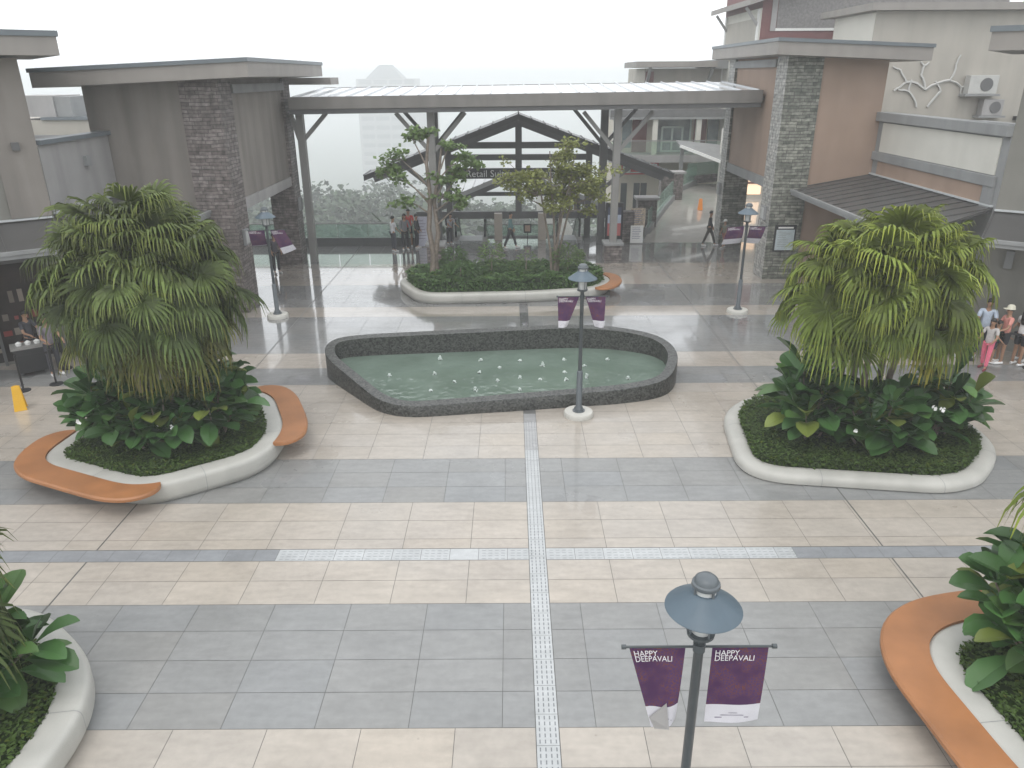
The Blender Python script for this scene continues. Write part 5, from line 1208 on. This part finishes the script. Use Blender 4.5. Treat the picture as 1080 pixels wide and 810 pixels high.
def person(label, x, y, rot, h=1.68, top=(.5, .5, .5), bottom=(.03, .03, .04), hair=(.015, .012, .01), skin=(.33, .19, .12), longsleeve=False, shorts=False, skirt=False, longhair=False, stride=.0, arms=(0.15, .15), bend=0, hat=None, shoes=(.6, .6, .6), bag=None, z=0):
    k = h / 1.70; t = thing('person', label, 'person', (x, y, z), rot); t.scale = (k, k, k)
    fwd = -1   # faces local -y
    by = -bend
    sh = 1.40 - abs(bend) * .15; chy = by * .9
    J = {}
    J['pel'] = (0, 0, .94); J['wai'] = (0, by * .3, 1.10); J['che'] = (0, by * .7, 1.28); J['nek'] = (0, chy - .01, sh + .08)
    J['hd1'] = (0, chy - .03, sh + .155); J['hd2'] = (0, chy - .025, sh + .235)
    for s, n_ in ((-1, 'l'), (1, 'r')):
        a = arms[0] if s < 0 else arms[1]
        J['sh' + n_] = (s * .17, chy, sh)
        J['el' + n_] = (s * .235, chy - a * .25, sh - .28)
        wz = sh - .52 + a * .35
        J['wr' + n_] = (s * .22, chy - .05 - a * .55, wz)
        J['ha' + n_] = (s * .215, chy - .07 - a * .66, wz - .07 + a * .05)
        st_ = stride * s
        J['hi' + n_] = (s * .095, 0, .88); J['kn' + n_] = (s * .105, -.02 - st_ * .5, .49); J['an' + n_] = (s * .105, st_ * -.9 + (.0), .085); J['to' + n_] = (s * .125, st_ * -.9 - .15, .035)
    names = list(J); idx = {n_: i for i, n_ in enumerate(names)}
    E = [('pel', 'wai'), ('wai', 'che'), ('che', 'nek'), ('nek', 'hd1'), ('hd1', 'hd2')]
    for n_ in 'lr': E += [('che', 'sh' + n_), ('sh' + n_, 'el' + n_), ('el' + n_, 'wr' + n_), ('wr' + n_, 'ha' + n_), ('pel', 'hi' + n_), ('hi' + n_, 'kn' + n_), ('kn' + n_, 'an' + n_), ('an' + n_, 'to' + n_)]
    rad = dict(pel=(.13, .095), wai=(.12, .085), che=(.135, .095), nek=.05, hd1=(.072, .082), hd2=(.078, .092), sh=.052, el=.038, wr=.026, ha=.034, hi=.085, kn=.055, an=.036, to=.034)
    vs, fs = skin_mesh([J[n_] for n_ in names], [(idx[a], idx[b]) for a, b in E], [rad[n_ if n_ in rad else n_[:2]] for n_ in names], 0, 1)
    m_ = MB(); m_.add(vs, fs)
    # five fingers per hand, nose, ears
    for n_, s in (('l', -1), ('r', 1)):
        p = Vector(J['ha' + n_]); d = (p - Vector(J['wr' + n_])).normalized()
        for f in range(4): m_.tube([p + Vector((0, (f - 1.5) * .016, 0)), p + Vector((-s * .008, (f - 1.5) * .018, 0)) + d * .055, p + Vector((-s * .022, (f - 1.5) * .018, 0)) + d * (.085 - .006 * abs(f - 1.4))], [.009, .008, .005], 5)
        m_.tube([p - d * .02 + Vector((0, -.022, 0)), p + Vector((-s * .01, -.045, -.02))], [.01, .007], 5)
    hd = Vector(J['hd1']); m_.tube([hd + Vector((0, -.078, .045)), hd + Vector((0, -.1, .02))], [.008, .013], 5)
    for s in (-1, 1): m_.tube([hd + Vector((s * .072, .0, .01)), hd + Vector((s * .078, .005, .055))], [.012, .014], 5)
    m_.build('body', mat('skin_%.2f' % skin[0], skin, .5, .05, 8), t, smooth=True)
    # eyes and mouth
    e = MB()
    for s in (-1, 1): e.box(s * .03 - .012, s * .03 + .012, hd.y - .088, hd.y - .080, hd.z + .04, hd.z + .052)
    e.box(-.022, .022, hd.y - .086, hd.y - .078, hd.z - .03, hd.z - .022); e.build('face_marks', M_BLACK, t)
    # shirt
    sn = ['hem', 'wai', 'che', 'nek0']; Q = dict(J); Q['hem'] = (0, 0, .83); Q['nek0'] = (J['nek'][0], J['nek'][1], J['nek'][2] - .05)
    se = [('hem', 'wai'), ('wai', 'che'), ('che', 'nek0')]
    sr_ = dict(hem=(.17, .135), wai=(.148, .112), che=(.152, .112), nek0=.06)
    for n_ in 'lr':
        q_ = Vector(J['sh' + n_]).lerp(Vector(J['el' + n_]), 1.0 if longsleeve else .75); Q['e' + n_] = tuple(q_); sn += ['sh' + n_, 'e' + n_]; se += [('che', 'sh' + n_), ('sh' + n_, 'e' + n_)]; sr_['sh' + n_] = .068; sr_['e' + n_] = .055
        if longsleeve: Q['w' + n_] = J['wr' + n_]; sn.append('w' + n_); se.append(('e' + n_, 'w' + n_)); sr_['w' + n_] = .038
    ii = {n_: i for i, n_ in enumerate(sn)}; vs, fs = skin_mesh([Q[n_] for n_ in sn], [(ii[a], ii[b]) for a, b in se], [sr_[n_] for n_ in sn], 0, 1)
    MB().add(vs, fs).build('shirt', cmat(top), t, smooth=True)
    # trousers / shorts / skirt
    if skirt:
        q = MB(); q.lathe([(.13, 1.0), (.16, .85), (.24, .52), (.25, .45), (.2, .46)], n=18); q.build('skirt', cmat(bottom), t, smooth=True)
    else:
        sn = ['pel']; Q = {'pel': (0, 0, 1.0)}; se = []; sr_ = {'pel': (.145, .112)}
        for n_ in 'lr':
            Q['hi' + n_] = J['hi' + n_]; sr_['hi' + n_] = .10; kk = Vector(J['hi' + n_]).lerp(Vector(J['kn' + n_]), .8) if shorts else Vector(J['kn' + n_]); Q['kn' + n_] = tuple(kk); sr_['kn' + n_] = .083 if shorts else .073
            sn += ['hi' + n_, 'kn' + n_]; se += [('pel', 'hi' + n_), ('hi' + n_, 'kn' + n_)]
            if not shorts: Q['an' + n_] = tuple(Vector(J['an' + n_]) + Vector((0, 0, .03))); sr_['an' + n_] = .06; sn.append('an' + n_); se.append(('kn' + n_, 'an' + n_))
        ii = {n_: i for i, n_ in enumerate(sn)}; vs, fs = skin_mesh([Q[n_] for n_ in sn], [(ii[a], ii[b]) for a, b in se], [sr_[n_] for n_ in sn], 0, 1)
        MB().add(vs, fs).build('shorts' if shorts else 'trousers', cmat(bottom), t, smooth=True)
    for n_ in 'lr':
        a = Vector(J['an' + n_]); b = Vector(J['to' + n_]); q = MB(); q.tube([a + Vector((0, .05, -.045)), a + Vector((0, 0, -.035)), b + Vector((0, 0, .005)), b + Vector((0, -.05, -.002))], [.035, .046, .042, .026], 8); q.build('shoe', cmat(shoes, .5), t, smooth=True)
    # hair
    q = MB(); H = Vector(J['hd2']) + Vector((0, .012, 0)); n1, n2 = 14, 7; vv = []
    for j in range(n2 + 1):
        ph = math.pi * .62 * j / n2
        for i in range(n1):
            th = 2 * math.pi * i / n1; front = max(0, -math.sin(th)); p_ = ph * (1 - .42 * front)
            vv.append((H.x + .088 * math.sin(p_) * math.cos(th), H.y + .102 * math.sin(p_) * math.sin(th), H.z + .105 * math.cos(p_)))
    q.add(vv, [(j * n1 + i, j * n1 + (i + 1) % n1, (j + 1) * n1 + (i + 1) % n1, (j + 1) * n1 + i) for j in range(n2) for i in range(n1)])
    if longhair: q.tube([H + Vector((0, .04, 0)), H + Vector((0, .075, -.12)), H + Vector((0, .1, -.32)), H + Vector((0, .1, -.42))], [.085, .09, .075, .04], 10)
    q.build('hair', cmat(hair, .5), t, smooth=True)
    if hat:
        q = MB(); q.lathe([(.12, H.z + .01), (.105, H.z + .04), (.10, H.z + .09), (.06, H.z + .13), (.01, H.z + .14)], H.x, H.y, 16); q.box(-.07, .07, H.y - .19, H.y - .09, H.z + .01, H.z + .025); q.build('cap', cmat(hat), t, smooth=True)
    if bag:
        q = MB(); q.box(-.15, .15, .11 + by * .5, .26 + by * .5, 1.0, 1.38); q.build('rucksack', cmat(bag), t, bevel=.04)
    return t
person('person in white shirt and dark trousers standing by the misty railing', -5.55, 35.55, 2.2, 1.66, (.62, .62, .64), (.05, .055, .07), arms=(.3, .1))
person('person with long black hair and grey top beside the one in white', -5.05, 35.9, .3, 1.70, (.16, .16, .17), (.02, .02, .025), longhair=True, hair=(.01, .01, .01), longsleeve=True, arms=(.5, .4))
person('person in red shirt and black shorts near the railing', -4.95, 37.6 - .9, .0, 1.80, (.50, .06, .05), (.03, .03, .035), shorts=True, arms=(.7, .7))
person('person in black at the edge of the lavender standee', -4.55, 36.3, 1.4, 1.62, (.03, .03, .035), (.02, .02, .025), longsleeve=True)
person('person in teal top and black trousers walking past the hall centre', -.05, 36.15, 1.5, 1.72, (.12, .22, .22), (.03, .03, .035), stride=.3, longsleeve=True)
person('person in light grey with a dark rucksack beside the left escalator', -3.05, 37.2, .6, 1.55, (.33, .33, .35), (.03, .03, .035), bag=(.03, .03, .04), bend=.18, arms=(.6, .6))
person('person in black walking at the foot of the right rear pillar', 9.55, 36.5, 1.3, 1.66, (.025, .025, .03), (.05, .045, .04), stride=.32, longsleeve=True)
person('child with white cap and camouflage top behind the lamp banner', 10.15, 36.0, -1.1, 1.32, (.19, .19, .15), (.28, .10, .09), stride=.2, hat=(.7, .7, .68), shorts=True)
person('person in pink trousers and grey top in the right shop queue', 13.25, 19.85, -.9, 1.45, (.45, .43, .42), (.72, .16, .24), longhair=True, stride=.15, arms=(.5, .5), shoes=(.2, .04, .05))
person('person in white and blue shirt standing behind the queue belt', 13.65, 20.8, -.5, 1.74, (.45, .52, .62), (.03, .035, .05), arms=(.7, .8))
person('person in peach top and black shorts with a white cap in the queue', 13.95, 20.3, -1.6, 1.66, (.62, .26, .22), (.025, .025, .03), shorts=True, hat=(.65, .63, .52), shoes=(.75, .75, .75), arms=(.3, .5))
person('person in white top and black shorts at the right edge of the queue', 14.3, 20.1, 1.9, 1.70, (.72, .72, .72), (.02, .02, .025), shorts=True, shoes=(.75, .75, .75), longhair=True, arms=(.5, .3))
person('tall person in navy top and beige shorts at the far right of the queue', 14.75, 20.5, -1.2, 1.76, (.05, .07, .14), (.35, .3, .22), shorts=True, arms=(.4, .2), shoes=(.6, .6, .6))
person('child in green top between the peach and blue shirts in the queue', 13.72, 20.3, .9, 1.25, (.08, .22, .13), (.05, .05, .06), shorts=True, arms=(.3, .6))
person('person in black half hidden behind the right palm leaves', 12.95, 21.0, -.4, 1.6, (.03, .03, .035), (.03, .03, .03), longhair=True, arms=(.3, .3))
person('person in grey purple shirt standing outside the left shop', -12.75, 19.75, .9, 1.74, (.19, .165, .20), (.035, .035, .045), arms=(.7, .5))
person('person in dark clothes in the left shop doorway', -13.7, 20.4, 1.2, 1.66, (.05, .05, .055), (.03, .03, .035), arms=(.6, .6))
person('person in dark clothes standing under the left gatehouse passage', -9.9, 31.4, .8, 1.68, (.05, .045, .06), (.03, .03, .03))

# ================================================================== BACKGROUND: tower, trees, wood
TW = thing('apartment_tower', 'tall pale apartment tower with pointed top fading into the mist', 'tower', (-107, 700, -125))
TW.scale = (2.33, 2.33, 2.33)
M_TW = mat('tower_render', (.25, .24, .24), .8, .05); M_TWD = mat('tower_recess', (.05, .05, .055), .6, .05)
MB().box(-11, 11, 0, 14, 0, 56).build('wall', M_TW, TW)
q = MB(); b_ = MB()
for i in range(17):
    z = 2 + i * 3.2
    for x0_, x1_ in ((-10, -5.4), (-4.6, .4), (1.2, 6.0), (6.8, 10.4)):
        q.box(x0_, x1_, -.25, -.02, z + .9, z + 2.5); b_.box(x0_ - .3, x1_ + .3, -1.4, -.26, z + .1, z + 1.0)
q.build('windows', M_TWD, TW); b_.build('balconies', M_TW, TW)
MB().prism([(-7.5, 0, 56.01), (6, 0, 56.01), (6, 14, 56.01), (-7.5, 14, 56.01)], [(-3, 5, 60.8), (1.6, 5, 60.8), (1.6, 9, 60.8), (-3, 9, 60.8)]).build('roof', M_TWD, TW)
MB().box(11.1, 18, 3, 14, 0, 44).build('side_wing', M_TW, TW)

def HT0(y): return -6 - 44 * min(1, (y - 38) / 240) ** .8
def bigtree(label, x, y, z, h, r, seed):
    global rnd
    old = rnd; rnd = random.Random(seed); t = thing('misty_tree', label, 'tree', (x, y, z), group='trees beyond the plaza edge'); tr = MB(); q = MB()
    tr.tube([(0, 0, 0), (.2, 0, h * .35), (0, .1, h * .7)], [.35, .25, .12], 8)
    for i in range(34):
        a = rnd.uniform(0, 6.28); rr = r * rnd.random() ** .5; zz = h * rnd.uniform(.45, 1.0) - rr / r * h * .18
        c = Vector((rr * math.cos(a), rr * math.sin(a), zz)); tr.tube([(0, 0, h * .45), c], [.09, .03], 5); leaf_clump(q, c, r * .36, 70, 1.1, (rnd.uniform(.7, 1.25),) * 3, .7)
    tr.build('trunk', M_BARK, t); q.build('crown', M_FAR, t); rnd = old
bt = [(-17, 104, 6.5, 187), (-23, 112, 6, 199), (-30, 118, 6, 193), (-37, 126, 6.5, 197), (-11, 100, 6, 204), (-46, 130, 7, 192), (-16, 140, 8, 180), (-27, 145, 7, 185), (-5, 106, 6, 213), (1, 102, 5.5, 214), (7.5, 110, 6, 212), (-58, 140, 8, 190), (-26, 96, 5, 218), (-33, 100, 5, 216), (-2, 122, 6, 206)]
bl = ['large misty tree standing closest to the plaza edge left of the canopy post', 'misty tree right beside the tallest near one beyond the railing', 'misty tree in the gap left of the near pair', 'faint tree near the left canopy post, far down the slope', 'misty tree behind the left escalator', 'faint tree seen through the left gatehouse passage', 'tall faint tree just below the apartment tower', 'faint tree in the second row left of the tower', 'faint tree behind the king post of the pavilion', 'low misty tree below the pavilion cross beam', 'misty tree behind the right escalator', 'farthest faint tree at the left of the valley', 'low misty tree behind the railing near the left post', 'low misty tree behind the left end of the railing', 'low misty tree between the escalators']
for i, ((x, y, r, yp), l) in enumerate(zip(bt, bl)):
    x, y, r = x * 1.35, y * 1.35, r * 1.35
    top = 7.7 - y * math.tan(R_(22.2) + math.atan((yp - 405) / 798)); zb = HT(x, y) - .5     # tree height measured from the photograph
    bigtree(l, x, y, zb, max(8, top - zb), r, 100 + i)
q = MB(); r3 = random.Random(77); _s = rnd; rnd = r3
for i in range(620):
    x = r3.uniform(-110, 60); y = r3.uniform(50, 330) ; z = HT(x, y) + r3.uniform(0, 9)
    if y < 60 and x > 8: continue
    leaf_clump(q, Vector((x, y, z)), 5.5, 24, 1.8, (r3.uniform(.7, 1.2),) * 3, .6)
rnd = _s
tag(q.build('woodland', M_FAR), 'misty wooded slope below the plaza', 'woodland', kind='stuff')
